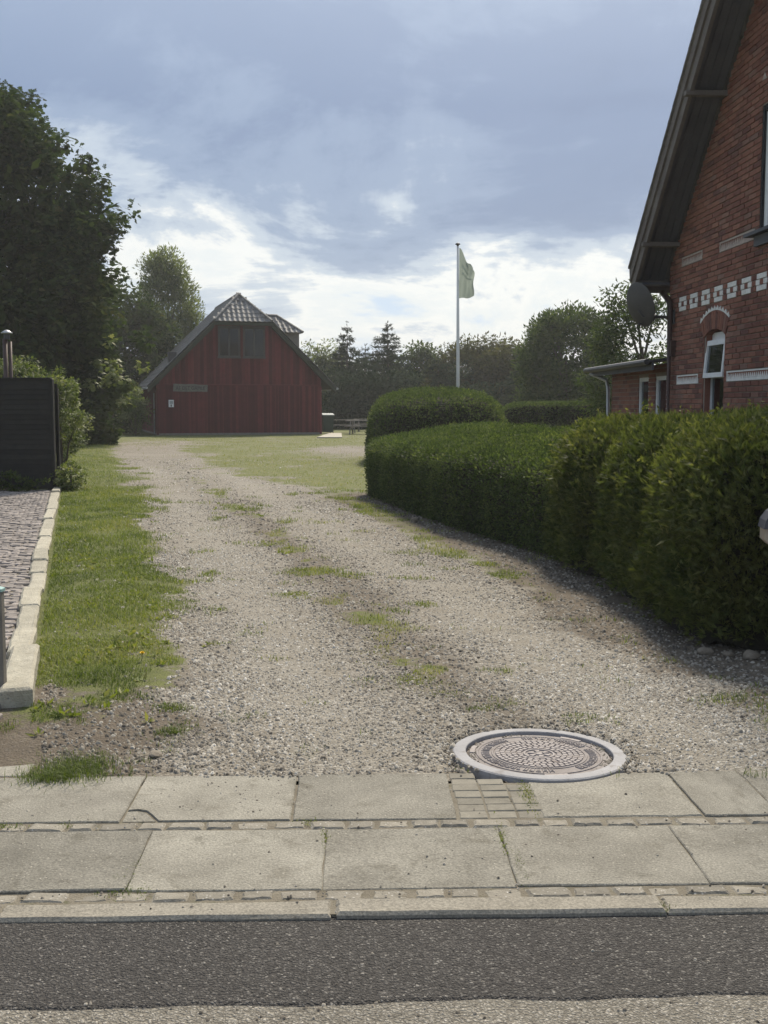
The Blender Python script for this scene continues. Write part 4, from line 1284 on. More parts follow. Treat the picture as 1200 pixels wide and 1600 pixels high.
def tree(name, label, loc, h, rx_, ry_, zlo, nclump, crad, nleaf, leaf, mat, seed=1, palmate=False, trunk_r=0.25, top_pow=1.0, group=None, droop=0.3, aspect=0.5, lean=0.0, hollow=0.45, tex=0.5, lobes=0, lobe_r=1.0):
    rs = np.random.default_rng(seed)
    root = empty(name, loc)
    tag(root, label, 'tree', group)
    zc, rz_ = (h + zlo) / 2, (h - zlo) / 2
    S = rs.normal(size=(nclump, 3)); S /= np.linalg.norm(S, axis=1, keepdims=True)
    rad = rs.uniform(hollow, 1.0, nclump) ** 0.6
    lump = 0.80 + 0.42 * vnoise(S * 1.0 + seed, 1.6, seed)
    C = S * (rad * lump)[:, None]
    tz = (C[:, 2] + 1) / 2
    wid = np.where(C[:, 2] > 0, (1 - np.clip(C[:, 2], 0, 1) ** 2 * 0.0), 1) * (1 - 0.15 * (top_pow - 1) * np.clip(tz, 0, 1))
    C = C * np.array([rx_, ry_, rz_]) * np.stack([wid, wid, np.ones_like(wid)], 1)
    if lobes:                         # boughs: leaf clumps sit on the outside of rounded masses
        Lc = rs.normal(size=(lobes, 3)); Lc /= np.linalg.norm(Lc, axis=1, keepdims=True)
        Lc = Lc * rs.uniform(0.55, 1.0, lobes)[:, None] ** 0.5 * np.array([rx_ - lobe_r, ry_ - lobe_r, rz_ - lobe_r * 0.8])
        li = rs.integers(0, lobes, nclump)
        dd = rs.normal(size=(nclump, 3)); dd /= np.linalg.norm(dd, axis=1, keepdims=True)
        lr = lobe_r * rs.uniform(0.75, 1.25, lobes)
        C = Lc[li] + dd * lr[li][:, None] * rs.uniform(0.55, 1.0, nclump)[:, None] * np.array([1, 1, 0.8])
    C[:, 2] += zc
    C[:, 0] += lean * C[:, 2]
    C[:, 2] = np.maximum(C[:, 2], 0.25)
    cr = crad * rs.uniform(0.65, 1.35, nclump)
    V, F, R_ = crown_leaves(C, cr, nleaf, leaf, np.clip(0.38 + tex * (rs.random(nclump) - 0.5) * 1.3, 0, 1), droop, palmate, seed, aspect)
    V[:, 2] = np.maximum(V[:, 2], 0.05)
    tag(obj('crown', np_mesh('crown', V, F, R_), mat, root), kind='stuff')
    b = MB()
    th = zlo + (h - zlo) * 0.62
    b.tube([(0, 0, -0.1), (0.02 * h * 0.1, 0, th * 0.3), (lean * th * 0.6, 0.03, th * 0.65), (lean * th, 0, th)], [trunk_r * 1.25, trunk_r, trunk_r * 0.7, trunk_r * 0.25], 9)
    b.build('trunk', 'bark', root, smooth=True)
    idx = rs.choice(nclump, min(nclump, 16), replace=False)
    for k_ in idx:
        e_ = C[k_]
        s_ = max(zlo * 0.8, min(e_[2] * 0.55, th * 0.9))
        p0 = np.array([lean * s_, 0, s_])
        mid = p0 * 0.5 + e_ * 0.5 + np.array([0, 0, 0.08 * h * 0.3])
        b = MB(); b.tube([p0, mid, e_], [trunk_r * 0.36, trunk_r * 0.2, trunk_r * 0.06], 6); b.build('limb', 'bark', root, smooth=True)
    return root


def spruce(name, label, loc, h, r, nwhorl, mat='spruce', seed=1, group=None, dens=1.0, leaf=0.34):
    rs = np.random.default_rng(seed)
    root = empty(name, loc)
    tag(root, label, 'tree', group)
    Pn, An, Ln = [], [], []
    for wv in range(nwhorl):
        f = (wv + rs.uniform(-.3, .3)) / nwhorl
        z = 0.4 + f * (h - 0.5)
        rr = r * (1 - f) ** 0.72 * rs.uniform(0.8, 1.15) + 0.10
        nb = max(4, int(9 * (1 - 0.5 * f)))
        for b_ in range(nb):
            az = rs.uniform(0, 2 * pi)
            rb = rr * rs.uniform(0.7, 1.15)
            nn = max(8, int(rb / leaf * 24 * dens))
            s = rs.uniform(0.05, 1.0, nn) ** 0.8
            dd = np.array([cos(az), sin(az), 0])
            pp = dd[None] * (s * rb)[:, None]
            zz_ = z - 0.22 * rb * s + 0.16 * rb * s ** 2.5
            lat = np.array([-sin(az), cos(az), 0])[None] * rs.normal(0, 0.16 * rb * 0.6, nn)[:, None]
            pp = pp + lat
            pp[:, 2] = zz_ + rs.normal(0, 0.05, nn)
            Pn.append(pp)
            An.append(dd[None] * 0.75 + rs.normal(0, .35, (nn, 3)) + np.array([0, 0, -0.12]))
            Ln.append(np.full(nn, leaf) * (0.6 + 0.5 * (1 - f)))
    # leader
    nn = 14
    zt = rs.uniform(h - 0.9, h, nn)
    Pn.append(np.stack([rs.normal(0, .03, nn), rs.normal(0, .03, nn), zt], 1)); An.append(rs.normal(0, .4, (nn, 3)) + np.array([0, 0, 0.9])); Ln.append(np.full(nn, leaf * 0.6))
    P, A, L_ = np.concatenate(Pn), unit(np.concatenate(An)), np.concatenate(Ln)
    B = unit(np.cross(A, rand_dirs(len(P)) * 0.5 + np.array([0, 0, 1.0])))
    V, F, R_ = leaf_quads(P, A, B, L_ * rng.uniform(.7, 1.3, len(P)), L_ * 0.34, np.clip(rng.normal(.5, .28, len(P)), 0, 1), 0.2)
    V[:, 2] = np.maximum(V[:, 2], 0.03)
    tag(obj('crown', np_mesh('crown', V, F, R_), mat, root), kind='stuff')
    b = MB(); b.tube([(0, 0, -0.1), (0, 0, h * 0.5), (0, 0, h * 0.97)], [0.12 + h * 0.010, 0.09, 0.012], 8); b.build('trunk', 'bark', root)
    return root


ct = tree('chestnut_tree', 'huge dark horse chestnut tree towering left of the red barn', (-15.3, 43.0, 0), 13.9, 5.75, 5.6, 0.3, 1500, 0.55, 62000, .165, 'chestnut', seed=5, palmate=True, trunk_r=0.5, lobes=95, lobe_r=1.35)
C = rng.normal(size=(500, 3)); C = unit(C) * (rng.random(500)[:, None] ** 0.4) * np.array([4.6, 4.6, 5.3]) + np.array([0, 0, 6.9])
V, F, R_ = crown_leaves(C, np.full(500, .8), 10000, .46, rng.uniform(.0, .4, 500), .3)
tag(obj('light_block_leaves', np_mesh('light_block_leaves', V, F, R_), 'chestnut', ct), kind='stuff')  # large dark quads added inside the crown to block light through it
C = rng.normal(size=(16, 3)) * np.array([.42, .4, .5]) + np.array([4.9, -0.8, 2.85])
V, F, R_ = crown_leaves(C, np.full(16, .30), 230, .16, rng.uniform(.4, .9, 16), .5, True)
C2 = rng.normal(size=(70, 3)) * np.array([0.75, 0.8, 1.2]) + np.array([3.5, 0.8, 2.3]); C2[:, 2] = np.maximum(C2[:, 2], .3)
V2, F2, R2 = crown_leaves(C2, np.full(70, .6), 5200, .19, rng.uniform(.0, .45, 70), .4, True)
tag(obj('low_boughs', np_mesh('low_boughs', V2, F2, R2), 'chestnut', ct), kind='stuff')
tag(obj('sun_toned_bough', np_mesh('sun_toned_bough', V, F, R_), 'ivy', ct), 'low hanging bough with sunlight put into its yellow green leaf colour', kind='stuff')  # paler leaf material stands in for sun on this bough
tree('silvery_tree', 'pale silvery green tree rising behind the left roof slope of the barn', (-14.3, 75, 0), 11.9, 2.05, 2.1, 1.0, 300, 0.75, 26000, .26, 'willow', seed=8, trunk_r=0.25, droop=-0.5, aspect=0.35)
tree('woodland_tree', 'dark leafy tree filling the gap left of the barn', (-17.6, 70, 0), 9.0, 4.4, 3.5, 0.2, 260, 1.1, 20000, .34, 'chestnut', seed=21, trunk_r=0.3)
tree('woodland_tree', 'shadowed tree far left behind the chestnut crown', (-24.5, 66, 0), 10.0, 4.5, 3.8, 0.2, 220, 1.2, 15000, .36, 'decid', seed=22, trunk_r=0.3)

tg = 'trees beyond the lawn'
def at(px_, Y): return (px_ - 600) / 1750 * Y
def zt(py_, Y): return 1.5 + (635 - py_) / 1750 * Y
spruce('spruce_tree', 'slim pointed spruce next to the barn roof, leftmost of the spruces', (at(543, 84), 84, 0), zt(506, 84), 2.1, 26, seed=1, group=tg)
spruce('spruce_tree', 'shorter slim spruce squeezed between two taller spruces', (at(571, 80), 80, 0), zt(540, 80), 1.7, 22, seed=2, group=tg)
spruce('spruce_tree', 'broadest dark spruce with twin spiky tops right of the barn', (at(606, 82), 82, 0), zt(503, 82), 3.0, 26, seed=3, group=tg)
spruce('spruce_tree', 'low dark spruce left of the flagpole', (at(684, 78), 78, 0), zt(556, 78), 2.4, 18, seed=4, group=tg)
spruce('spruce_tree', 'tall dark conifer spire among leaves right of the flagpole', (at(829, 74), 74, 0), zt(508, 74), 2.3, 22, seed=6, group=tg)
tree('leafy_tree', 'small pale leafy tree peeping over the right barn eave', (at(503, 88), 88, 0), zt(540, 88), 2.0, 1.8, 0.5, 90, 0.8, 8500, .30, 'willow', seed=31, trunk_r=.16, group=tg)
tree('leafy_tree', 'airy leafy tree with sky gaps right of the broad spruce', (at(655, 86), 86, 0), zt(544, 86), 2.2, 1.8, 0.4, 90, 0.8, 8000, .30, 'decid', seed=32, trunk_r=.16, group=tg)
tree('leafy_tree', 'reddish brown leafy tree behind the flagpole', (at(735, 82), 82, 0), zt(531, 82), 2.9, 2.4, 0.3, 170, 0.85, 17000, .28, 'rust', seed=33, trunk_r=.2, group=tg)
tree('leafy_tree', 'olive brown bushy tree right of the flagpole', (at(788, 80), 80, 0), zt(536, 80), 2.3, 2.2, 0.3, 150, 0.8, 15000, .28, 'rust', seed=34, trunk_r=.2, group=tg)
tree('leafy_tree', 'large rounded green tree left of the satellite dish', (at(882, 58), 58, 0), zt(488, 58), 2.5, 2.2, 0.3, 260, 0.62, 24000, .20, 'decid', seed=35, trunk_r=.2, droop=-0.4, group=tg)
tree('leafy_tree', 'slim upright leafy tree between the conifer spire and the rounded tree', (at(852, 62), 62, 0), zt(505, 62), 1.0, 1.0, 0.3, 90, 0.5, 8000, .20, 'decid', seed=38, trunk_r=.12, droop=-0.8, group=tg)
tree('leafy_tree', 'loose leafy tree behind the brick house corner and satellite dish', (at(1000, 34), 34, 0), zt(452, 34), 1.75, 1.6, 0.3, 150, 0.48, 10000, .15, 'decid', seed=36, trunk_r=.14, group=tg)

# far-off wood that closes the view
n = 150
cx = rng.uniform(-75, 75, n); cy = rng.uniform(100, 122, n); hz = rng.uniform(3.0, 5.6, n)
C = np.stack([np.repeat(cx, 6), np.repeat(cy, 6), np.repeat(hz, 6) * np.tile(np.linspace(.08, .92, 6), n)], 1) + rng.normal(0, .8, (n * 6, 3))
V, F, R_ = crown_leaves(C, rng.uniform(1.0, 2.0, len(C)), 34000, .75, np.repeat(rng.uniform(.1, .6, n), 6), 0.1)
V[:, 2] = np.maximum(V[:, 2], 0.0)
tag(obj('distant_wood', np_mesh('distant_wood', V, F, R_), 'spruce'), 'dark far-off wood closing the view', 'wood', kind='stuff')

# shaded undergrowth at the foot of the trees beyond the lawn
n = 70
cx = rng.uniform(-6, 16, n); cy = 76 + rng.uniform(-2, 4, n); hz = rng.uniform(2.2, 4.2, n)
C = np.stack([np.repeat(cx, 5), np.repeat(cy, 5), np.repeat(hz, 5) * np.tile(np.linspace(.1, .9, 5), n)], 1) + rng.normal(0, .35, (n * 5, 3))
V, F, R_ = crown_leaves(C, rng.uniform(.5, 1.0, len(C)), 24000, .30, np.repeat(rng.uniform(.0, .5, n), 5), 0.1)
V[:, 2] = np.maximum(V[:, 2], 0.0)
tag(obj('undergrowth', np_mesh('undergrowth', V, F, R_), 'spruce'), 'dark bushy undergrowth below the trees beyond the lawn', 'undergrowth', kind='stuff')

# shrubs at the left
def shrub(name, label, c, rx_, ry_, h, n_, leaf, mat, seed, zlo=0.05, group=None, cat='shrub'):
    root = empty(name, (c[0], c[1], 0))
    tag(root, label, cat, group)
    rs = np.random.default_rng(seed)
    k_ = 46
    S = rs.normal(size=(k_, 3)); S /= np.linalg.norm(S, axis=1, keepdims=True)
    C = S * rs.uniform(.45, .95, k_)[:, None] ** 0.6 * np.array([rx_, ry_, (h - zlo) / 2]) + np.array([0, 0, (h + zlo) / 2])
    V, F, R_ = crown_leaves(C, np.full(k_, min(rx_, ry_) * 0.36), n_, leaf, rs.uniform(.2, .7, k_), .1, False, seed, .55)
    V[:, 2] = np.maximum(V[:, 2], 0.02)
    tag(obj('foliage', np_mesh('foliage', V, F, R_), mat, root), kind='stuff')
    for j in range(7):
        e_ = C[j * 6]
        b = MB(); b.tube([(rs.normal(0, .05), rs.normal(0, .05), 0), (e_[0] * .4, e_[1] * .4, e_[2] * .6), tuple(e_)], [.02, .014, .005], 5)
        b.build('stem', 'bark', root)
    return root


shrub('garden_shrub', 'light green shrub standing on the grass beyond the dark fence', (-8.45, 29.5), 0.62, 0.9, 2.2, 5200, .085, 'ivy', 51)
shrub('garden_shrub', 'pale leafed shrub at the left corner of the red barn', (-12.75, 57.6), 0.75, 0.7, 2.4, 2600, .13, 'ivy', 52)
shrub('garden_shrub', 'shrub under the chestnut tree with deep shade put into its dark leaf colour', (-14.4, 60), 1.7, 1.2, 3.0, 6000, .17, 'chestnut', 53)  # darker leaf material in place of the shade under the tree
shrub('garden_shrub', 'broad dark shrub left of the shaded path end', (-13.6, 50), 1.3, 1.2, 2.3, 4200, .15, 'chestnut', 54)
shrub('climbing_shrub', 'climbing shrub spilling over the end of the dark fence', (-6.02, 20.9), 0.34, 0.75, 2.25, 3800, .062, 'ivy', 55, 0.5)
shrub('climbing_shrub', 'leafy top growing above the dark fence beside the flue', (-7.4, 22.2), 1.15, 0.55, 2.55, 4200, .075, 'ivy', 56, 0.9)
shrub('verge_weeds', 'yellow green weeds at the foot of the fence end post', (-5.55, 19.75), 0.24, 0.45, 0.50, 1600, .055, 'ivy', 57, 0.0, cat='weeds')
shrub('verge_weeds', 'dark low weeds along the bottom of the black fence', (-6.6, 19.25), 0.85, 0.18, 0.36, 1500, .05, 'decid', 58, 0.0, cat='weeds')


# ------------------------------------------------------------------ RED BARN
barn = empty('red_barn', (-11.85, 58.6, 0), radians(16))
tag(barn, 'dark red board barn with half-hipped grey tiled roof at the end of the drive', 'barn')
BW, BL = 8.78, 11.5          # facade width, length
RX, RZ = 4.55, 7.45          # ridge
EZ = 2.50                    # eave tip height
XL, XR = -0.45, 9.55         # eave tips
HZ = 5.93                    # foot of the half hip
def slope_z(x): return EZ + (RZ - EZ) * ((x - XL) / (RX - XL) if x <= RX else (XR - x) / (XR - RX))
def slope_x(z, left=True): 
    f = (z - EZ) / (RZ - EZ)
    return XL + f * (RX - XL) if left else XR - f * (XR - RX)
HS = 1.25                    # set-back of the hip apex
FY = -0.32                   # front verge
b = MB()
gz = lambda x: slope_z(x) - 0.22
outl = [(0.02, 0.03, 0), (BW - 0.02, 0.03, 0), (BW - 0.02, 0.03, gz(BW)), (slope_x(HZ, False), 0.03, HZ - 0.10), (slope_x(HZ), 0.03, HZ - 0.10), (0.02, 0.03, gz(0))]
b.prism(outl, (0, BL - 0.1, 0))
b.build('wall', 'barndark', barn)
plinth = MB(); plinth.box(-0.03, BW + 0.03, -0.035, BL, -0.1, 0.10); plinth.build('plinth', 'greywood', barn)
# boards: wide boards with cover strips, upper tier a little proud of the lower
bw = 0.165
xx = 0.0
while xx < BW - 0.02:
    x1 = min(xx + bw - 0.012, BW)
    xm = (xx + x1) / 2
    top_lim = min(gz(xx), gz(x1), HZ - 0.10)
    lo = MB(); lo.box(xx, x1, -0.006, 0.03, 0.10, min(2.62, top_lim), bev=0.004)
    lo.build('board', 'barnred', barn)
    if top_lim > 2.75:
        hi = MB()
        za, zb = min(gz(xx), HZ - 0.10), min(gz(x1), HZ - 0.10)
        hi.prism([(xx, -0.030, 2.66), (x1, -0.030, 2.66), (x1, -0.030, zb), (xx, -0.030, za)], (0, 0.055, 0))
        hi.build('board', 'barnred', barn)
    bt = MB(); bt.box(x1 - 0.008, x1 + 0.030, -0.024, 0.0, 0.10, min(2.62, top_lim - 0.03)); bt.build('cover_strip', 'barnred', barn)
    xx += bw
b = MB(); b.box(0.05, BW - 0.05, -0.052, 0.02, 2.595, 2.665, bev=0.006); b.build('drip_board', 'barnred', barn)
# left side wall boards and the back
yy = 0.05
while yy < BL:
    bb = MB(); bb.box(-0.004, 0.022, yy, yy + 0.175, 0.1, 2.55); bb.build('board', 'barnred', barn); yy += 0.19
# corner post
b = MB(); b.box(-0.02, 0.10, -0.040, 0.06, 0.02, 2.45, bev=0.006); b.build('corner_board', 'barnred', barn)
b = MB(); b.box(BW - 0.10, BW + 0.02, -0.040, 0.06, 0.02, 2.55, bev=0.006); b.build('corner_board', 'barnred', barn)

# windows in the gable
for wx0 in (3.30, 4.62):
    wn = empty('window', (0, 0, 0)); wn.parent = barn
    x0, x1, z0, z1 = wx0, wx0 + 1.05, 4.12, 5.62
    f = MB()
    f.box(x0 - .06, x0 + .04, -0.065, -0.01, z0, z1); f.box(x1 - .04, x1 + .06, -0.065, -0.01, z0, z1)
    f.box(x0 - .06, x1 + .06, -0.068, -0.01, z1, z1 + .10); f.box(x0 - .09, x1 + .09, -0.085, -0.01, z0 - .09, z0)
    f.build('frame', 'barnframe', wn)
    mm = MB(); mm.box((x0 + x1) / 2 - .04, (x0 + x1) / 2 + .04, -0.060, -0.012, z0, z1); mm.build('mullion', 'barnframe', wn)
    for (a, c) in ((x0 + .04, (x0 + x1) / 2 - .04), ((x0 + x1) / 2 + .04, x1 - .04)):
        g = MB(); g.box(a, c, -0.040, -0.036, z0, z1); g.build('pane', 'barnglass', wn)
        g = MB(); g.box(a, c, -0.058, -0.03, z0, z0 + .05); g.box(a, c, -0.058, -0.03, z1 - .05, z1); g.build('sash_rail', 'barnframe', wn)
    g = MB(); g.box(x0, x1, -0.033, -0.0305, z0, z1); g.build('dark_pane_back', 'dark', wn)  # dark sheet behind the glass stands in for the unlit inside

# roof bodies
def slab4(name, mat, parent, p, th):
    """p: four corners of the upper face, extruded down"""
    p = [np.array(q, float) for q in p]
    nrm = np.cross(p[1] - p[0], p[3] - p[0]); nrm /= np.linalg.norm(nrm)
    if nrm[2] < 0: nrm = -nrm
    bb = MB(); bb.prism([tuple(q) for q in p], tuple(-nrm * th)); return bb.build(name, mat, parent)

BY = BL + 0.35
XHL, XHR = slope_x(HZ), slope_x(HZ, False)
def slope5(name, left):
    s = XL if left else XR; hx = XHL if left else XHR
    pts = [(s, FY, EZ), (hx, FY, HZ), (RX, HS, RZ), (RX, BY - 1.4, RZ), (hx, BY, HZ), (s, BY, EZ)]
    nv = np.array([-(RZ - EZ), 0, RX - XL]) if left else np.array([(RZ - EZ), 0, XR - RX])
    nv = nv / np.linalg.norm(nv)
    bb = MB(); bb.prism(pts, tuple(-nv * 0.09)); return bb.build(name, 'barngreen', barn), nv
roofL, nL = slope5('roof_slope', True)
roofR, nR = slope5('roof_slope', False)
bb = MB(); hp = [(XHL, FY, HZ), (XHR, FY, HZ), (RX, HS, RZ)]
nH = np.cross(np.array(hp[1]) - np.array(hp[0]), np.array(hp[2]) - np.array(hp[0])); nH /= np.linalg.norm(nH)
bb.prism(hp, tuple(-nH * 0.09)); hip = bb.build('half_hip', 'barngreen', barn)
bb = MB(); bb.prism([(XHL, BY, HZ), (RX, BY - 1.4, RZ), (XHR, BY, HZ)], (0, 0.0, -0.09)); bb.build('half_hip', 'barngreen', barn)
# verge boards
for left in (True, False):
    s, hx = (XL, XHL) if left else (XR, XHR)
    bb = MB()
    bb.prism([(s, FY - .03, EZ - .02), (hx, FY - .03, HZ - .02), (hx, FY - .03, HZ - .30), (s, FY - .03, EZ - .30)], (0, 0.05, 0))
    bb.build('verge_board', 'barngreen', barn)
bb = MB(); bb.box(XHL, XHR, FY - .032, FY + .02, HZ - .19, HZ - .03); bb.build('eave_board', 'barngreen', barn)
bb = MB(); bb.prism([(XL, FY, EZ - .30), (XHL, FY, HZ - .30), (XHL, 0, HZ - .30), (XL, 0, EZ - .30)], (0, 0, 0.02)); bb.build('soffit', 'barngreen', barn)
bb = MB(); bb.prism([(XR, FY, EZ - .30), (XHR, FY, HZ - .30), (XHR, 0, HZ - .30), (XR, 0, EZ - .30)], (0, 0, 0.02)); bb.build('soffit', 'barngreen', barn)


def pantile(wd, ln):
    """S-shaped tile: x across, y up the slope, z out of the roof; lower end raised"""
    bb = MB(); n_ = 6
    top, bot = [], []
    for i in range(n_ + 1):
        f_ = i / n_
        zc_ = 0.024 * sin(f_ * 2 * pi + 0.6) + 0.014
        for (yy_, dz_) in ((-0.03, 0.045), (ln, 0.018)):
            top.append((f_ * wd, yy_, zc_ + dz_))
    v = top + [(p[0], p[1], p[2] - 0.022) for p in top]
    m_ = len(top)
    f = [(2 * i, 2 * i + 2, 2 * i + 3, 2 * i + 1) for i in range(n_)] + [(m_ + 2 * i, 2 * i + m_ + 2, 2 * i + 2, 2 * i) for i in range(n_)]
    bb.add(v, f)
    return bb
TW, TL = 0.265, 0.335
pt = pantile(TW, TL)
ptm = pt.mesh('roof_tile'); ptm.materials.append(M['tile'])
# half hip: each tile its own part
hb_mid = (np.array(hp[0]) + np.array(hp[1])) / 2
e_up = np.array(hp[2]) - hb_mid; hl = np.linalg.norm(e_up); e_up /= hl
from mathutils import Matrix, Vector
def tile_matrix(p, ex, ey, ez):
    mt = Matrix(((ex[0], ey[0], ez[0], p[0]), (ex[1], ey[1], ez[1], p[1]), (ex[2], ey[2], ez[2], p[2]), (0, 0, 0, 1)))
    return mt
exh = np.array([1.0, 0, 0]); nHu = nH if nH[2] > 0 else -nH
r_ = 0
while r_ * TL < hl - 0.12:
    half = (XHR - XHL) / 2 * (1 - r_ * TL / hl)
    nt = max(1, int(round(2 * half / TW)))
    for c_ in range(nt):
        u0 = -nt * TW / 2 + c_ * TW
        p = hb_mid + exh * u0 + e_up * (r_ * TL) + nHu * 0.01
        o = obj('roof_tile', ptm, None, hip); o.matrix_local = tile_matrix(p, exh, e_up, nHu)
    r_ += 1
# main slopes: joined, too fine to pick apart at this distance
for left, parent, nv in ((True, roofL, nL), (False, roofR, nR)):
    s = XL if left else XR
    up = np.array([RX - s, 0, RZ - EZ]); sl = np.linalg.norm(up); up /= sl
    ex = np.array([0, -1.0, 0]) if left else np.array([0, 1.0, 0])
    base = MB(); pv_, pf_ = np.array(pt.v), pt.f
    Vt, Ft, Rt = [], [], []
    rows = int(sl / TL); cols = int((BY - FY) / TW)
    kcount = 0
    for r_ in range(rows):
        for c_ in range(cols):
            yc = (BY - c_ * TW) if left else (FY + c_ * TW)
            ymid = yc - TW / 2 if left else yc + TW / 2
            zc_ = EZ + (RZ - EZ) * (r_ + 0.5) / rows
            if zc_ > HZ and (ymid < FY + (HS - FY) * (zc_ - HZ) / (RZ - HZ) or ymid > BY - 1.4 * (zc_ - HZ) / (RZ - HZ)): continue
            p = np.array([s, yc, EZ]) + up * (r_ * TL) + nv * (0.008 + random.uniform(0, .006))
            W_ = p + pv_[:, :1] * ex + pv_[:, 1:2] * up + pv_[:, 2:3] * nv
            Vt.append(W_); Ft.append(np.array(pf_) + kcount * len(pv_)); Rt.append(np.full(len(pv_), random.random())); kcount += 1
    tag(obj('joined_tiles', np_mesh('joined_tiles', np.concatenate(Vt), np.concatenate(Ft), np.concatenate(Rt)), 'tile', parent), kind='stuff')
# ridge and hip caps
def caps(p0, p1, n_, parent, r=0.11):
    p0, p1 = np.array(p0, float), np.array(p1, float)
    for i in range(n_):
        a = p0 + (p1 - p0) * i / n_; c = p0 + (p1 - p0) * (i + 1.08) / n_
        bb = MB(); bb.tube([a, c], [r, r * 0.86], 8); bb.build('ridge_tile', 'tile', parent)
caps((RX, HS, RZ + .04), (RX, BY - 1.4, RZ + .04), 26, roofL)
caps((XHL + .02, FY - .02, HZ + .07), (RX, HS, RZ + .05), 7, hip, .085)
caps((XHR - .02, FY - .02, HZ + .07), (RX, HS, RZ + .05), 7, hip, .085)
# gutters
for (xx_, lab) in ((XL - .06, 0), (XR + .06, 1)):
    bb = MB(); bb.tube([(xx_, FY - .05, EZ - .05), (xx_, BY, EZ - .05)], .065, 8); bb.build('gutter', 'steel', barn)
bb = MB(); bb.tube([(-0.08, 0.55, 2.2), (-0.08, 0.55, 0.05)], .035, 8); bb.build('downpipe', 'steel', barn)
# hatch on the left slope
hx_, hz_ = 0.95, slope_z(0.95)
bb = MB(); bb.box(hx_ - .20, hx_ + .22, 0.9, 1.5, hz_ - .2, hz_ + .50, bev=.02); bb.build('roof_vent', 'darksteel', barn)
# dormer on the right slope with its own little half-hipped roof
dm = empty('dormer', (0, 0, 0)); dm.parent = barn
dy0, dy1 = 3.15, 5.25
ym = (dy0 + dy1) / 2
DE, DR, DX0, DXR, DX1 = 5.62, 6.62, 5.2, 7.15, 8.45         # eave and ridge height, start, ridge end, eave end
bb = MB(); bb.box(5.0, DX1 - .18, dy0 + .12, dy1 - .12, 3.4, DE); bb.build('dormer_wall', 'greywood', dm)
bb = MB()
bb.add([(DX0, dy0 - .1, DE), (DX1, dy0 - .1, DE), (DX1, dy1 + .1, DE), (DX0, dy1 + .1, DE), (DXR, ym, DR), (DX0, ym, DR)], [(0, 1, 4, 5), (1, 2, 4), (2, 3, 5, 4), (0, 3, 2, 1)])
dr = bb.build('dormer_roof', 'tile', dm)
vt = MB(); pv2 = np.array(pt.v)
def lay(p0, ex, up, wid_fn, rows_):
    nv_ = np.cross(ex, up); nv_ = nv_ if nv_[2] > 0 else -nv_
    for r_ in range(rows_):
        a_, c_ = wid_fn((r_ + 0.5) / rows_)
        nt = max(1, int((c_ - a_) / TW))
        for k_ in range(nt):
            p = p0 + ex * (a_ + k_ * (c_ - a_) / nt) + up * (r_ * TL) + nv_ * 0.012
            vt.cur = random.random()
            vt.add(p + pv2[:, :1] * ex + pv2[:, 1:2] * up + pv2[:, 2:3] * nv_, pt.f)
u1 = np.array([0, ym - dy0 + .1, DR - DE]); l1 = np.linalg.norm(u1); u1 /= l1
lay(np.array([DX0, dy0 - .1, DE]), np.array([1.0, 0, 0]), u1, lambda f: (0, (DX1 - DX0) - (DX1 - DXR) * f), int(l1 / TL))
u2 = np.array([DXR - DX1, 0, DR - DE]); l2 = np.linalg.norm(u2); u2 /= l2
lay(np.array([DX1, dy0 - .1, DE]), np.array([0, 1.0, 0]), u2, lambda f: ((ym - dy0 + .1) * f, (dy1 - dy0 + .2) - (ym - dy0 + .1) * f), int(l2 / TL))
tag(vt.build('joined_tiles', 'tile', dr), kind='stuff')
caps((DX0, ym, DR + .03), (DXR, ym, DR + .03), 6, dr, .09)
caps((DX1, dy0 - .1, DE + .05), (DXR, ym, DR + .04), 5, dr, .08)

# things on the barn wall
def barn_pt(x, y, z):
    a = radians(16)
    return (-11.85 + x * cos(a) - y * sin(a), 58.6 + x * sin(a) + y * cos(a), z)
sg = empty('wooden_sign', barn_pt(0.86, -0.09, 2.26), radians(16))
tag(sg, 'weathered wooden name board with dark letters on the red barn wall', 'sign')
bb = MB()
bb.prism([(0, 0, 0.02), (0.7, 0, 0), (1.3, 0, 0.015), (1.78, 0, 0.0), (1.80, 0, 0.36), (1.35, 0, 0.37), (1.1, 0, 0.41), (0.6, 0, 0.39), (0.02, 0, 0.42)], (0, 0.035, 0))
bb.build('board', 'greywood', sg)
cu = bpy.data.curves.new('lettering', 'FONT'); cu.body = 'AF DET GAMLE'; cu.size = 0.27; cu.extrude = 0.004; cu.align_x = 'CENTER'
tmp = bpy.data.objects.new('tmp', cu); COL.objects.link(tmp)
dg = bpy.context.evaluated_depsgraph_get()
me_ = bpy.data.meshes.new_from_object(tmp.evaluated_get(dg)); bpy.data.objects.remove(tmp)
o = obj('lettering', me_, 'signink', sg, (0.90, -0.006, 0.10), (pi / 2, 0, 0), (0.84, 1, 1)); tag(o, kind='stuff')
nt_ = empty('notice', barn_pt(0.62, -0.066, 1.46), radians(16))
tag(nt_, 'small white paper notice low on the red barn wall', 'notice')
bb = MB(); bb.box(0, .27, 0, .012, 0, .38); bb.build('sheet', 'paper', nt_)
bb = MB(); bb.box(.05, .22, -.003, 0, .17, .32); bb.build('picture', 'midink', nt_)
bb = MB(); bb.box(.10, .16, -.004, 0, .03, .12); bb.box(.115, .145, -.004, 0, .12, .145); bb.build('figure', 'ink', nt_)

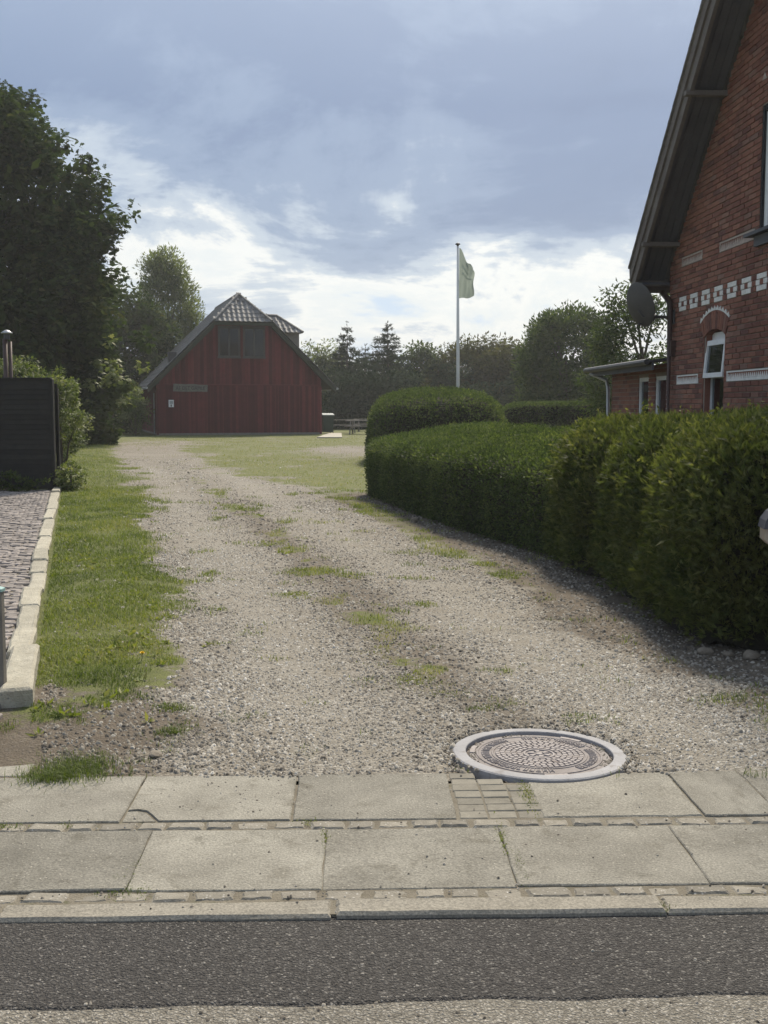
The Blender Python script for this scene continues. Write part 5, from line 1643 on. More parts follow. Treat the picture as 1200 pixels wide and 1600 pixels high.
# bin, concrete pad, picnic tables
bn = empty('wheelie_bin', (-3.22, 63.4, 0), radians(16))
tag(bn, 'dark green wheelie bin with grey lid at the right barn corner', 'bin')
bb = MB(); bb.prism([(-.26, -.32, .06), (.26, -.32, .06), (.31, -.38, .98), (-.31, -.38, .98)], (0, .70, 0)); bb.build('body', 'bin', bn)
bb = MB(); bb.prism([(-.34, -.43, .98), (-.34, .38, 1.02), (-.34, .38, 1.06), (-.34, 0.0, 1.12), (-.34, -.43, 1.03)], (.68, 0, 0)); bb.build('lid', 'binlid', bn)
for s in (-.27, .27):
    bb = MB(); bb.tube([(s - .03, .36, .10), (s + .03, .36, .10)], .10, 14); bb.build('wheel', 'darksteel', bn)
bb = MB(); bb.tube([(-.28, .44, .95), (.28, .44, .95)], .018, 8); bb.build('handle', 'bin', bn)
bb = MB(); bb.prism([(-3.2, 53.5, 0.0), (-2.0, 53.5, 0.0), (-2.35, 62.0, 0.0), (-3.0, 62.0, 0.0)], (0, 0, 0.045))
tag(bb.build('concrete_path', 'concrete'), kind='structure')


def picnic(loc, rz, label):
    r = empty('picnic_table', loc, rz)
    tag(r, label, 'picnic table', 'picnic tables on the lawn by the barn')
    for i in range(5):
        bb = MB(); bb.box(-.9, .9, -.36 + i * .148, -.36 + i * .148 + .138, .71, .75, bev=.005); bb.build('table_plank', 'greywood', r)
    for s in (-1, 1):
        for k_ in (0, 1):
            y0_ = s * .62 + (k_ - 1) * .145
            bb = MB(); bb.box(-.9, .9, y0_, y0_ + .135, .42, .455, bev=.005); bb.build('seat_plank', 'greywood', r)
    for x_ in (-.62, .62):
        for s in (-1, 1):
            bb = MB(); bb.prism([(x_ - .03, s * .26, .71), (x_ - .03, s * .36, .71), (x_ - .03, s * .70, 0), (x_ - .03, s * .60, 0)], (.055, 0, 0)); bb.build('leg', 'greywood', r)
        bb = MB(); bb.box(x_ + .03, x_ + .075, -.78, .78, .33, .418); bb.build('cross_beam', 'greywood', r)
    return r
picnic((-2.35, 64.0, 0), radians(8), 'grey wooden picnic table nearest the barn corner')
picnic((-1.15, 60.8, 0), radians(-6), 'grey wooden picnic table half hidden by the hedge end')
picnic((-0.9, 67.5, 0), radians(4), 'grey wooden picnic table farthest back behind the other two')


# ------------------------------------------------------------------ BRICK HOUSE
HA = radians(3.27)
HO = (4.07, 16.0)
house = empty('brick_house', (HO[0], HO[1], 0), pi / 2 + HA)
tag(house, 'red brick house with white brick ornaments and steep roof on the right', 'house')
# local frame: x = -u (u runs along the gable towards the street), y = out from the wall, z up
def hp3(u, n, z): return (-u, n, z)
WU0, WU1 = -0.14, 8.5
RU = 4.18
VZ0, VS = 3.29, 0.922               # verge line: z = VZ0 + VS * (u + 0.41)
def roof_under(u):
    u = min(u, 2 * RU - u)
    return VZ0 + VS * (u + 0.41) - 0.06
# window opening
WL, WR = 1.34, 2.10
WSP, WTOP = 2.385, 2.475             # springing and crown of the flat arch
def arch_z(u, l=WL, r=WR, sp=WSP, top=WTOP):
    f = (u - (l + r) / 2) / ((r - l) / 2)
    return sp + (top - sp) * (1 - f * f) if abs(f) <= 1 else -1
UL, UR = 3.08, 4.35                  # upper window
UZ0, UZ1 = 3.47, 4.85
b = MB()
# mortar wall as strips between the openings, set back behind the brick faces
def strip(u0, u1, z0, z1f):
    """z1f: top as a function of u"""
    n_ = max(1, int((u1 - u0) / 0.12))
    us = np.linspace(u0, u1, n_ + 1)
    for i in range(n_):
        za, zb = z1f(us[i]), z1f(us[i + 1])
        b.prism([hp3(us[i], -0.012, z0), hp3(us[i + 1], -0.012, z0), hp3(us[i + 1], -0.012, zb), hp3(us[i], -0.012, za)], (0, -0.10, 0))
strip(WU0 + .01, WL, 0, roof_under)
strip(WR, UL, 0, roof_under)
us = np.linspace(WL, WR, 15)
for i in range(14):
    b.prism([hp3(us[i], -.012, arch_z(us[i]) + .004), hp3(us[i + 1], -.012, arch_z(us[i + 1]) + .004), hp3(us[i + 1], -.012, roof_under(us[i + 1])), hp3(us[i], -.012, roof_under(us[i]))], (0, -.10, 0))
b.prism([hp3(WL, -.012, 0), hp3(WR, -.012, 0), hp3(WR, -.012, 0.98), hp3(WL, -.012, 0.98)], (0, -.10, 0))
b.prism([hp3(UL, -.012, 0), hp3(UR, -.012, 0), hp3(UR, -.012, UZ0), hp3(UL, -.012, UZ0)], (0, -.10, 0))
strip_top = lambda u: roof_under(u)
us = np.linspace(UL, UR, 10)
for i in range(9):
    b.prism([hp3(us[i], -.012, UZ1), hp3(us[i + 1], -.012, UZ1), hp3(us[i + 1], -.012, roof_under(us[i + 1])), hp3(us[i], -.012, roof_under(us[i]))], (0, -.10, 0))
strip(UR, WU1, 0, roof_under)
wall = b.build('wall', 'mortar', house)
b = MB()       # body of the house behind the gable
b.prism([hp3(WU0 + .02, -0.42, 0), hp3(WU1 - .02, -0.42, 0), hp3(WU1 - .02, -.42, roof_under(WU1) - .02), hp3(RU, -.42, roof_under(RU) - .02), hp3(WU0 + .02, -.42, roof_under(WU0) - .02)], (0, -9.5, 0))
b.build('house_body', 'brick', house)
b = MB(); b.box(-(WU0 + .14), -(WU0 + .02) , -.42, -.113, 0, 3.1); b.box(-(WU1 - .02), -(WU1 - .14), -.42, -.113, 0, 3.1); b.build('return_wall', 'brick', house)
# reveals of the lower window
b = MB()
b.prism([hp3(WL - .001, -.0, .98), hp3(WL - .001, -.0, WSP), hp3(WL - .001, -.26, WSP), hp3(WL - .001, -.26, .98)], (.03, 0, 0))
b.prism([hp3(WR + .001, -.0, .98), hp3(WR + .001, -.0, WSP), hp3(WR + .001, -.26, WSP), hp3(WR + .001, -.26, .98)], (-.03, 0, 0))
us = np.linspace(WL, WR, 13)
for i in range(12):
    b.prism([hp3(us[i], -.011, arch_z(us[i]) + .002), hp3(us[i + 1], -.011, arch_z(us[i + 1]) + .002), hp3(us[i + 1], -.011, arch_z(us[i + 1]) + .03), hp3(us[i], -.011, arch_z(us[i]) + .03)], (0, -.25, 0))
b.build('window_reveal', 'brick', house)

CH = 1 / 15.0                        # course height 66.7 mm
BLEN, BJ = 0.228, 0.012
RING0 = 0.23                         # height of the brick arch over the window
orn = []                             # zones that carry their own bricks: (u0, u1, z0, z1)
def free_intervals(z):
    """parts of the course at height z that plain bricks may fill"""
    lim = [(WU0, min(WU1, 4.3))]
    cuts = []
    if z > 0.95 and z < WTOP + RING0 + 0.02:
        if z < WSP: cuts.append((WL, WR))
        else:
            half = (WR - WL) / 2 + 0.10 + 0.35 * 0
            cuts.append((WL - 0.085, WR + 0.085)) if z < WSP + 0.24 else None
    if UZ0 - 0.02 < z < UZ1 + 0.02: cuts.append((UL, UR))
    for (a, c, z0, z1) in orn:
        if z0 - .002 < z < z1 + .002: cuts.append((a, c))
    ulo = max(WU0, (z + 0.06 - VZ0) / VS - 0.41 + 0.02)
    cuts.append((-9, ulo))
    iv = lim
    for (a, c) in cuts:
        nw = []
        for (p, q) in iv:
            if c <= p or a >= q: nw.append((p, q)); continue
            if a > p: nw.append((p, a))
            if c < q: nw.append((c, q))
        iv = nw
    return iv

# ornament positions snapped to courses
Zsq = 42 * CH                        # 2.80: three courses of white bricks
for k_ in range(9):
    u0 = 0.31 + k_ * 0.46
    orn.append((u0 - 0.03, u0 + 0.31, Zsq, Zsq + 3 * CH))
Zlow = 27 * CH                       # 1.80: low band, two courses
orn += [(0.26, 1.15, Zlow, Zlow + 2 * CH), (2.19, 4.3, Zlow, Zlow + 2 * CH)]
Zup = 51 * CH                        # 3.40: upper strips
orn += [(0.36, 1.20, Zup, Zup + 1.5 * CH + .03), (1.82, 2.97, Zup, Zup + 1.5 * CH + .03)]

bricks = []
for c in range(0, 96):
    z0 = c * CH
    zc_ = z0 + CH / 2
    if z0 < 0.75: continue
    for (p, q) in free_intervals(zc_):
        if q - p < 0.03: continue
        u = p - ((0.5 if c % 2 else 0.0) * (BLEN + BJ)) + (0.0 if abs(p - WU0) < .01 else -((p - WU0) % (BLEN + BJ)))
        while u < q:
            a, e_ = max(u, p), min(u + BLEN, q)
            if e_ - a > 0.025 and e_ <= 4.3:
                bricks.append((a, e_, z0 + BJ / 2, z0 + CH - BJ / 2))
            u += BLEN + BJ
def brick_show(bk):                  # nearest visible ones show largest
    a, e_, z0, z1 = bk
    vis = e_ < 3.62 and z0 > 1.35
    return (0 if vis else 1, -(a))
bricks.sort(key=brick_show)
unit_brick = MB(); unit_brick.box(-.5, .5, -.5, .5, -.5, .5)
ub = MB(); ub.box(-.5, .5, -.5, .5, -.5, .5, bev=0.045); ubm = ub.mesh('brick'); ubm.materials.append(M['brick'])
joined = MB()
for i, (a, e_, z0, z1) in enumerate(bricks):
    pr = random.uniform(-.003, .004)
    if i < 300:
        obj('brick', ubm, None, wall, hp3((a + e_) / 2, pr - .02, (z0 + z1) / 2), (0, random.uniform(-.006, .006), 0), (e_ - a, .045, z1 - z0))
    else:
        joined.cur = random.random()
        joined.box(-e_, -a, pr - .0425, pr + .0025, z0, z1, bev=.003)
tag(joined.build('joined_bricks', 'brick', wall), kind='stuff')
# bricks of the corner return, seen edge on
# white ornaments: squares with a red heart
for k_ in range(9):
    u0 = 0.31 + k_ * 0.46
    og = empty('square_ornament', (0, 0, 0)); og.parent = house
    def wbrick(u_a, u_b, row, mat='whitebrick', nm='white_brick'):
        bb = MB(); bb.box(-u_b, -u_a, -.04, .005 + random.uniform(0, .003), Zsq + row * CH + .004, Zsq + (row + 1) * CH - .004, bev=.003); bb.build(nm, mat, og)
    wbrick(u0, u0 + .137, 0); wbrick(u0 + .143, u0 + .28, 0)
    wbrick(u0 - .028, u0 + .085, 1); wbrick(u0 + .195, u0 + .308, 1)
    wbrick(u0 + .092, u0 + .188, 1, 'brick', 'heart_brick')
    wbrick(u0, u0 + .137, 2); wbrick(u0 + .143, u0 + .28, 2)
    for s_, r_ in ((0, 0), (0, 2), (1, 0), (1, 2)):
        a = u0 - .03 if s_ == 0 else u0 + .285
        bb = MB(); bb.box(-(a + .025), -a, -.04, .0, Zsq + r_ * CH + .005, Zsq + (r_ + 1) * CH - .005); bb.build('end_brick', 'brick', og)
# dog-tooth bands: red field, white border, white teeth
def tooth_band(u0, u1, z0, z1, mat, close_l=True, close_r=True):
    og = empty('tooth_band', (0, 0, 0)); og.parent = house
    bb = MB(); bb.box(-u1, -u0, -.04, -.006, z0, z1); bb.build('red_field', 'brick', og)
    bb = MB(); bb.box(-u1, -u0, -.03, .004, z1 - .018, z1)
    bb.box(-u1, -u0, -.03, .0035, z0, z0 + .018)
    if close_l: bb.box(-(u0 + .02), -u0, -.03, .003, z0 + .018, z1 - .018)
    if close_r: bb.box(-u1, -(u1 - .02), -.03, .003, z0 + .018, z1 - .018)
    bb.build('border', mat, og)
    n_ = int((u1 - u0 - .05) / .058)
    tm = MB()
    wdt = (u1 - u0 - .05) / n_
    for i in range(n_):
        a = u0 + .025 + i * wdt
        h_ = (z1 - z0 - .036)
        bb = MB()
        bb.prism([hp3(a, -.006, z0 + .018), hp3(a + wdt, -.006, z0 + .018), hp3(a + wdt * .5, -.006, z0 + .018 + h_ * .85)], (0, .008, 0))
        bb.build('tooth', mat, og)
tooth_band(0.27, 1.145, Zlow + .004, Zlow + 2 * CH - .006, 'whitebrick')
tooth_band(2.195, 4.3, Zlow + .004, Zlow + 2 * CH - .006, 'whitebrick', True, False)
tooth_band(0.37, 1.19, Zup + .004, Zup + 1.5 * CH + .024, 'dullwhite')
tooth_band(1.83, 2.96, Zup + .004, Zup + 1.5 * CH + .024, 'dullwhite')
# brick arch with white teeth above it
arch = empty('window_arch', (0, 0, 0)); arch.parent = house
uc, hw = (WL + WR) / 2, (WR - WL) / 2
sag = WTOP - WSP
Rr = (hw * hw + sag * sag) / (2 * sag)
zcn = WTOP - Rr
amax = math.asin((hw + 0.02) / Rr)
nb = 13
for i in range(nb):
    a0 = -amax + 2 * amax * i / nb + .006 / Rr; a1 = -amax + 2 * amax * (i + 1) / nb - .006 / Rr
    bb = MB()
    q = [(uc + (Rr) * sin(a0), zcn + (Rr) * cos(a0)), (uc + Rr * sin(a1), zcn + Rr * cos(a1)), (uc + (Rr + .225) * sin(a1), zcn + (Rr + .225) * cos(a1)), (uc + (Rr + .225) * sin(a0), zcn + (Rr + .225) * cos(a0))]
    bb.prism([hp3(u_, -.045, z_) for u_, z_ in q], (0, .049 + random.uniform(0, .003), 0)); bb.cur = random.random()
    bb.r = [random.random()] * len(bb.v)
    bb.build('arch_brick', 'brick', arch)
nb = 11
for i in range(nb):
    a0 = -amax * 1.02 + 2.04 * amax * i / nb; a1 = a0 + 2.04 * amax / nb
    r0_, r1_ = Rr + .232, Rr + .245
    bb = MB()
    q = [(r0_, a0), (r0_, a1), (r1_, a1), (r1_ + .045, (a0 + a1) / 2), (r1_, a0)]
    bb.prism([hp3(uc + r * sin(a), -.03, zcn + r * cos(a)) for r, a in q], (0, .038, 0))
    bb.build('tooth', 'whitebrick', arch)

# lower window: fixed lower light, upper light pushed open
win = empty('window', (0, 0, 0)); win.parent = house
wn0 = -.085
b = MB()
b.box(-(WL + .055), -(WL + .005), wn0 - .06, wn0, .98, WSP + .03); b.box(-(WR - .005), -(WR - .055), wn0 - .06, wn0, .98, WSP + .03)
b.box(-(WR - .055), -(WL + .055), wn0 - .058, wn0 - .002, 1.86, 1.91); b.box(-(WR - .055), -(WL + .055), wn0 - .058, wn0 - .002, .98, 1.04)
b.box(-(WR - .02), -(WL + .02), wn0 - .056, wn0 - .004, 2.33, 2.44)
b.build('frame', 'white', win)
b = MB(); b.box(-(WR - .055), -(WL + .055), wn0 - .03, wn0 - .026, 1.04, 1.86); b.build('pane', 'glass', win)
sash = empty('open_sash', (0, 0, 0)); sash.parent = win
tilt = radians(5)
def sp(u, n, z):                      # point on the tilted sash, hinged at the top
    dz = 2.335 - z
    return (-u, wn0 + .015 + n * cos(tilt) + dz * sin(tilt), 2.335 - dz * cos(tilt) + n * sin(tilt))
def sbox(bb, u0, u1, n0, n1, z0, z1):
    v = [sp(u, n, z) for z in (z0, z1) for (u, n) in ((u0, n0), (u1, n0), (u1, n1), (u0, n1))]
    bb.add(v, [(0, 1, 2, 3), (4, 7, 6, 5), (0, 4, 5, 1), (1, 5, 6, 2), (2, 6, 7, 3), (3, 7, 4, 0)])
b = MB()
sbox(b, WL + .03, WL + .085, 0, .045, 1.86, 2.335); sbox(b, WR - .085, WR - .03, 0, .045, 1.86, 2.335)
sbox(b, WL + .085, WR - .085, 0.001, .044, 2.27, 2.335); sbox(b, WL + .085, WR - .085, 0.001, .044, 1.86, 1.92)
b.build('sash_frame', 'white', sash)
b = MB(); sbox(b, WL + .085, WR - .085, .018, .022, 1.92, 2.27); b.build('pane', 'glass', sash)
b = MB()
z = 1.05
while z < 2.34:
    b.box(-(WR - .06), -(WL + .06), wn0 - .115, wn0 - .09, z, z + .020); z += 0.034
bl = b.build('blind', 'blind', win); tag(bl, kind='stuff')
b = MB(); b.box(-(WR), -(WL), -.30, -.27, .98, 2.46); b.build('dark_room_sheet', 'dark', win)  # black sheet stands in for the unlit room
b = MB(); b.box(-(WR + .05), -(WL - .05), -.20, .06, .93, .978, bev=.006); b.build('sill', 'greywood', win)

# upper window at the picture edge
win = empty('window', (0, 0, 0)); win.parent = house
b = MB()
b.box(-(UL + .045), -UL, -.12, -.005, UZ0, UZ1); b.box(-UR, -(UR - .07), -.20, -.005, UZ0, UZ1); b.box(-(UR - .07), -(UL + .07), -.2, -.006, UZ1 - .07, UZ1)
b.build('dark_frame', 'dark', win)
b = MB()
b.box(-(UL + .15), -(UL + .046), -.10, -.035, UZ0 + .03, UZ1 - .07); b.box(-(UR - .072), -(UR - .15), -.13, -.06, UZ0 + .03, UZ1 - .07)
b.box(-((UL + UR) / 2 + .06), -((UL + UR) / 2 - .06), -.131, -.059, UZ0 + .03, UZ1 - .07)
b.box(-(UR - .15), -(UL + .15), -.129, -.061, UZ0 + .03, UZ0 + .11); b.box(-(UR - .15), -(UL + .15), -.129, -.061, UZ1 - .15, UZ1 - .07)
b.build('frame', 'white', win)
for (a, c) in ((UL + .15, (UL + UR) / 2 - .06), ((UL + UR) / 2 + .06, UR - .15)):
    b = MB(); b.box(-c, -a, -.10, -.096, UZ0 + .11, UZ1 - .15); b.build('pane', 'glass', win)
b = MB(); b.box(-UR, -UL, -.30, -.27, UZ0, UZ1); b.build('dark_room_sheet', 'dark', win)  # unlit room drawn as a flat near black sheet
b = MB(); b.prism([hp3(UL - .16, .12, UZ0 - .05), hp3(UR + .16, .12, UZ0 - .05), hp3(UR + .16, .12, UZ0 - .012), hp3(UL - .16, .12, UZ0 - .012)], (0, -.30, 0.012)); b.build('sill', 'soffit', win)
b = MB(); b.box(-(UR), -(UL - .02), .0, .05, UZ0 - .17, UZ0 - .055); b.build('sill_bracket', 'soffit', win)
tb_ = MB()
for i in range(9):
    u0_ = UL - .02 + i * .15
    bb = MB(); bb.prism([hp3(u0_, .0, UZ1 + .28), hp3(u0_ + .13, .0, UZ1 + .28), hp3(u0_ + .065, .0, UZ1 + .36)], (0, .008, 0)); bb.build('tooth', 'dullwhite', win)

# roof: two slopes, soffit boards, moulded verge
OV = 0.46
ur = lambda u: VZ0 + VS * (u + 0.41)
EU = -0.43
b = MB(); b.prism([hp3(EU, OV - .005, ur(EU) + .02), hp3(RU, OV - .005, ur(RU) + .02), hp3(RU, OV - .005, ur(RU) + .20), hp3(EU - .06, OV - .005, ur(EU) + .16)], (0, -10.8, 0)); rs1 = b.build('roof_slope', 'tile', house)
b = MB(); b.prism([hp3(2 * RU - EU, OV - .005, ur(EU) + .02), hp3(RU, OV - .005, ur(RU) + .02), hp3(RU, OV - .005, ur(RU) + .20), hp3(2 * RU - EU + .06, OV - .005, ur(EU) + .16)], (0, -10.8, 0)); b.build('roof_slope', 'tile', house)
nlen = sqrt(1 + VS * VS)
for i in range(4):                    # soffit boards along the verge
    n0 = 0.02 + i * 0.105
    b = MB(); b.prism([hp3(EU, n0, ur(EU) - .012), hp3(RU, n0, ur(RU) - .012), hp3(RU, n0, ur(RU) + .018), hp3(EU, n0, ur(EU) + .018)], (0, .098, 0)); b.build('soffit_board', 'soffit', house)
for (n0, n1, dz0, dz1) in ((OV - .035, OV + .012, -.175, .10), (OV + .012, OV + .040, .015, .20)):
    b = MB(); b.prism([hp3(EU, n0, ur(EU) + dz0), hp3(RU, n0, ur(RU) + dz0), hp3(RU, n0, ur(RU) + dz1), hp3(EU - .04, n0, ur(EU) + dz1)], (0, n1 - n0, 0)); b.build('verge_board', 'verge', house)
# eave end box and fascia towards the back
b = MB(); b.box(-(EU + .05), -(EU - .02), -10, OV - .055, ur(EU) - .14, ur(EU) + .05); b.build('eave_fascia', 'verge', house)
b = MB(); b.box(-(WU0 - .005), -(EU + .052), -10, OV - .06, ur(EU) - .05, ur(EU) - .02); b.build('eave_soffit', 'soffit', house)
# purlin ends that carry the overhang
for u_ in (0.22, 1.92):
    b = MB(); b.box(-(u_ + .05), -(u_ - .05), -.02, OV + .06, ur(u_) - .175, ur(u_) - .11, bev=.008); b.build('purlin_end', 'verge', house)
# roof tiles showing along the verge
bb = MB()
for i in range(34):
    u_ = EU + i * .19
    bb.cur = random.random()
    z_ = ur(u_) + .20
    bb.prism([hp3(u_, OV - .25, z_), hp3(u_ + .26, OV - .25, z_ + .26 * VS - .01), hp3(u_ + .26, OV - .25, z_ + .26 * VS + .02), hp3(u_, OV - .25, z_ + .035)], (0, .32, 0))
tag(bb.build('joined_tiles', 'tile', rs1), kind='stuff')
# downpipe at the far corner
b = MB(); b.tube([hp3(-.30, .05, 3.12), hp3(-.06, .06, 3.02), hp3(.10, .065, 2.92), hp3(.10, .065, 0.0)], .042, 10); b.build('downpipe', 'brownpipe', house, smooth=True)
b = MB(); b.box(-.20, -.05, -.002, .07, 2.20, 2.42); b.build('meter_box', 'brownpipe', house)

# satellite dish on its bracket
sd = empty('satellite_dish', tuple(np.array([HO[0], HO[1], 2.75])), pi / 2 + HA)
tag(sd, 'dark grey satellite dish on a bracket at the house corner', 'satellite dish')
b = MB(); b.tube([(-.06, .0, 0), (-.06, .30, 0), (.0, .42, .02), (.02, .48, .10)], .022, 8); b.build('arm', 'darksteel', sd)
b = MB(); b.box(-.14, .02, -.002, .03, -.10, .10, bev=.005); b.build('wall_plate', 'darksteel', sd)
dish = MB()
prof = [(0.0, 0.0), (.08, .003), (.16, .014), (.24, .032), (.305, .054), (.312, .052), (.305, .048), (.24, .026), (.16, .008), (.08, -.003), (0, -.008)]
dish.lathe(prof, 40)
d_o = dish.build('reflector', 'dish', sd, smooth=True)
d_o.location = (0.03, .49, .17)
d_o.scale = (.94, 1.03, 1)
aim = Vector((0.36, -0.88, 0.25)).normalized()       # aims past the house towards the southern sky
d_o.rotation_mode = 'QUATERNION'
d_o.rotation_quaternion = Vector((0, 0, 1)).rotation_difference(aim)
b = MB(); b.tube([(0.04, .47, -.09), (.20, .30, -.08), (.36, .16, .02)], .012, 6); b.build('feed_arm', 'darksteel', sd)
b = MB(); b.tube([(.33, .18, .0), (.39, .12, .05)], .032, 10); b.build('receiver', 'darksteel', sd)

# lean-to behind the house
ln_ = empty('brick_lean_to', (HO[0], HO[1], 0), pi / 2 + HA)
tag(ln_, 'low brick lean-to with two white windows behind the brick house', 'outbuilding')
LN = -0.10
AU0, AU1 = -3.60, -0.145
lw = [(-1.98, -1.42), (-1.08, -0.52)]       # window openings (u)
lz0, lz1 = 1.16, 1.95
b = MB()
segs = [(AU0, lw[0][0]), (lw[0][1], lw[1][0]), (lw[1][1], AU1)]
for (a, c) in segs: b.box(-c, -a, LN - .12, LN - .010, 0, 2.12)
for (a, c) in lw:
    b.box(-c, -a, LN - .12, LN - .010, 0, lz0); b.box(-c, -a, LN - .12, LN - .010, lz1, 2.12)
aw = b.build('wall', 'mortar', ln_)
b = MB()
for c in range(15, 32):
    z0 = c * CH
    u = AU0 - (0.12 if c % 2 else 0)
    while u < AU1:
        a, e_ = max(u, AU0), min(u + BLEN, AU1)
        spans = [(a, e_)]
        if z0 + CH > lz0 and z0 < lz1:
            for (p, q) in lw:
                ns = []
                for (s0, s1) in spans:
                    if q <= s0 or p >= s1: ns.append((s0, s1)); continue
                    if p > s0: ns.append((s0, p))
                    if q < s1: ns.append((q, s1))
                spans = ns
        for (s0, s1) in spans:
            if s1 - s0 > .02:
                b.cur = random.random(); b.box(-s1, -s0, LN - .04, LN + random.uniform(-.002, .003), z0 + .006, z0 + CH - .006)
        u += BLEN + BJ
tag(b.build('joined_bricks', 'brick', aw), kind='stuff')
b = MB(); b.box(-AU0 - .12, -AU0 - .005, LN - 3.0, LN - .13, 0, 2.10); b.build('end_wall', 'brick', ln_)
for (a, c) in lw:
    w_ = empty('window', (0, 0, 0)); w_.parent = ln_
    b = MB()
    b.box(-(a + .06), -a, LN - .09, LN - .02, lz0, lz1); b.box(-c, -(c - .06), LN - .09, LN - .02, lz0, lz1)
    b.box(-(c - .06), -(a + .06), LN - .089, LN - .021, lz0, lz0 + .07); b.box(-(c - .06), -(a + .06), LN - .089, LN - .021, lz1 - .06, lz1)
    b.build('frame', 'white', w_)
    b = MB(); b.box(-(c - .06), -(a + .06), LN - .05, LN - .046, lz0 + .07, lz1 - .06); b.build('pane', 'glass', w_)
    b = MB(); b.box(-c, -a, LN - .30, LN - .28, lz0, lz1); b.build('dark_room_sheet', 'dark', w_)  # dark sheet in place of the shade indoors
    b = MB(); b.box(-(c + .03), -(a - .03), LN - .05, LN + .035, lz0 - .04, lz0 - .002); b.build('sill', 'white', w_)
b = MB(); b.prism([hp3(AU0 - .30, .26, 2.13), hp3(AU1 - .01, .26, 2.13), hp3(AU1 - .01, -3.2, 2.52), hp3(AU0 - .30, -3.2, 2.52)], (0, 0, .035)); b.build('roof', 'darksteel', ln_)
b = MB(); b.box(-(AU1 - .01), -(AU0 - .28), .20, .225, 2.02, 2.128); b.build('fascia', 'soffit', ln_)
b = MB(); b.tube([hp3(AU0 - .30, .30, 2.125), hp3(AU1 - .02, .30, 2.135)], .045, 8); b.build('gutter', 'darksteel', ln_)
b = MB(); b.tube([hp3(AU0 - .06, .28, 2.08), hp3(AU0 - .02, .0, 1.95), hp3(AU0 + .02, -.03, 1.8), hp3(AU0 + .02, -.03, 0)], .035, 8); b.build('downpipe', 'steel', ln_, smooth=True)


# ------------------------------------------------------------------ FLAGPOLE AND FLAG
fp = empty('flagpole', (2.16, 33.0, 0))
tag(fp, 'slim white flagpole rising from the island hedge', 'flagpole')
b = MB(); b.tube([(0.02, 0, 0), (0.0, 0, 3), (-0.025, 0, 6.13)], [.060, .048, .030], 14); b.build('pole', 'pole', fp, smooth=True)
b = MB(); b.lathe([(0, .10), (.045, .085), (.075, .06), (.075, .045), (.035, .03), (.03, 0), (0, -.01)], 16, (-0.025, 0, 6.12)); b.build('truck', 'darksteel', fp, smooth=True)
b = MB(); b.tube([(0.055, -.02, .9), (0.03, -.025, 3.5), (0.0, -.02, 6.08)], .004, 5); b.build('halyard', 'pole', fp)
b = MB(); b.box(.03, .075, -.03, .03, .85, 1.05); b.build('cleat', 'darksteel', fp)
fl = empty('flag', (2.16, 33.0, 4.6))
tag(fl, 'faded pale green flag with light emblem hanging slack on the pole', 'flag')
nu_, nv_ = 26, 40
U_, V_ = np.meshgrid(np.linspace(0, 1, nu_), np.linspace(0, 1, nv_))
u, v = U_.ravel(), V_.ravel()
topz = 1.47 - 0.62 * u + 0.06 * np.sin(u * 9)             # slack upper edge droops from the hoist
botz = 0.02 + 0.07 * u ** 2 + 0.02 * np.sin(u * 7)
zf = topz + (botz - topz) * v
xf = 0.02 + u * (0.43 + 0.015 * np.sin(v * 9)) - 0.05 * np.exp(-((v - 0.04) / .08) ** 2) * u
yf = 0.07 * np.sin(u * 11 + v * 3.0) * (0.3 + u) * (1 - 0.5 * v) + 0.05 * np.sin(v * 7 + u * 4) * u
Vf = np.stack([xf, yf, zf], 1)
i = (np.arange(nv_ - 1)[:, None] * nu_ + np.arange(nu_ - 1)[None]).ravel()
Ff = np.stack([i, i + 1, i + nu_ + 1, i + nu_], 1)
obj('cloth', np_mesh('cloth', Vf, Ff, np.full(len(Vf), .5), True), 'flag', fl)
def flag_patch(nm, u0, u1, v0, v1, curve):
    us_, vs_ = np.meshgrid(np.linspace(u0, u1, 12), np.linspace(0, 1, 4))
    us_, vs_ = us_.ravel(), vs_.ravel()
    vs2 = v0 + (v1 - v0) * vs_ + curve * ((us_ - (u0 + u1) / 2) / (u1 - u0)) ** 2
    tz = 1.47 - 0.62 * us_ + 0.06 * np.sin(us_ * 9); bz = 0.02 + 0.07 * us_ ** 2 + 0.02 * np.sin(us_ * 7)
    z_ = tz + (bz - tz) * vs2
    x_ = 0.02 + us_ * (0.43 + 0.015 * np.sin(vs2 * 9)) - 0.05 * np.exp(-((vs2 - 0.04) / .08) ** 2) * us_
    y_ = 0.07 * np.sin(us_ * 11 + vs2 * 3.0) * (0.3 + us_) * (1 - 0.5 * vs2) + 0.05 * np.sin(vs2 * 7 + us_ * 4) * us_
    ii_ = (np.arange(3)[:, None] * 12 + np.arange(11)[None]).ravel()
    FF = np.stack([ii_, ii_ + 1, ii_ + 13, ii_ + 12], 1)
    obj(nm, np_mesh(nm, np.stack([x_, y_ - .006, z_], 1), FF, np.full(len(x_), .5), True), 'flagmark', fl)
flag_patch('emblem', .18, .62, .30, .345, .02)
flag_patch('emblem', .20, .88, .44, .475, .10)


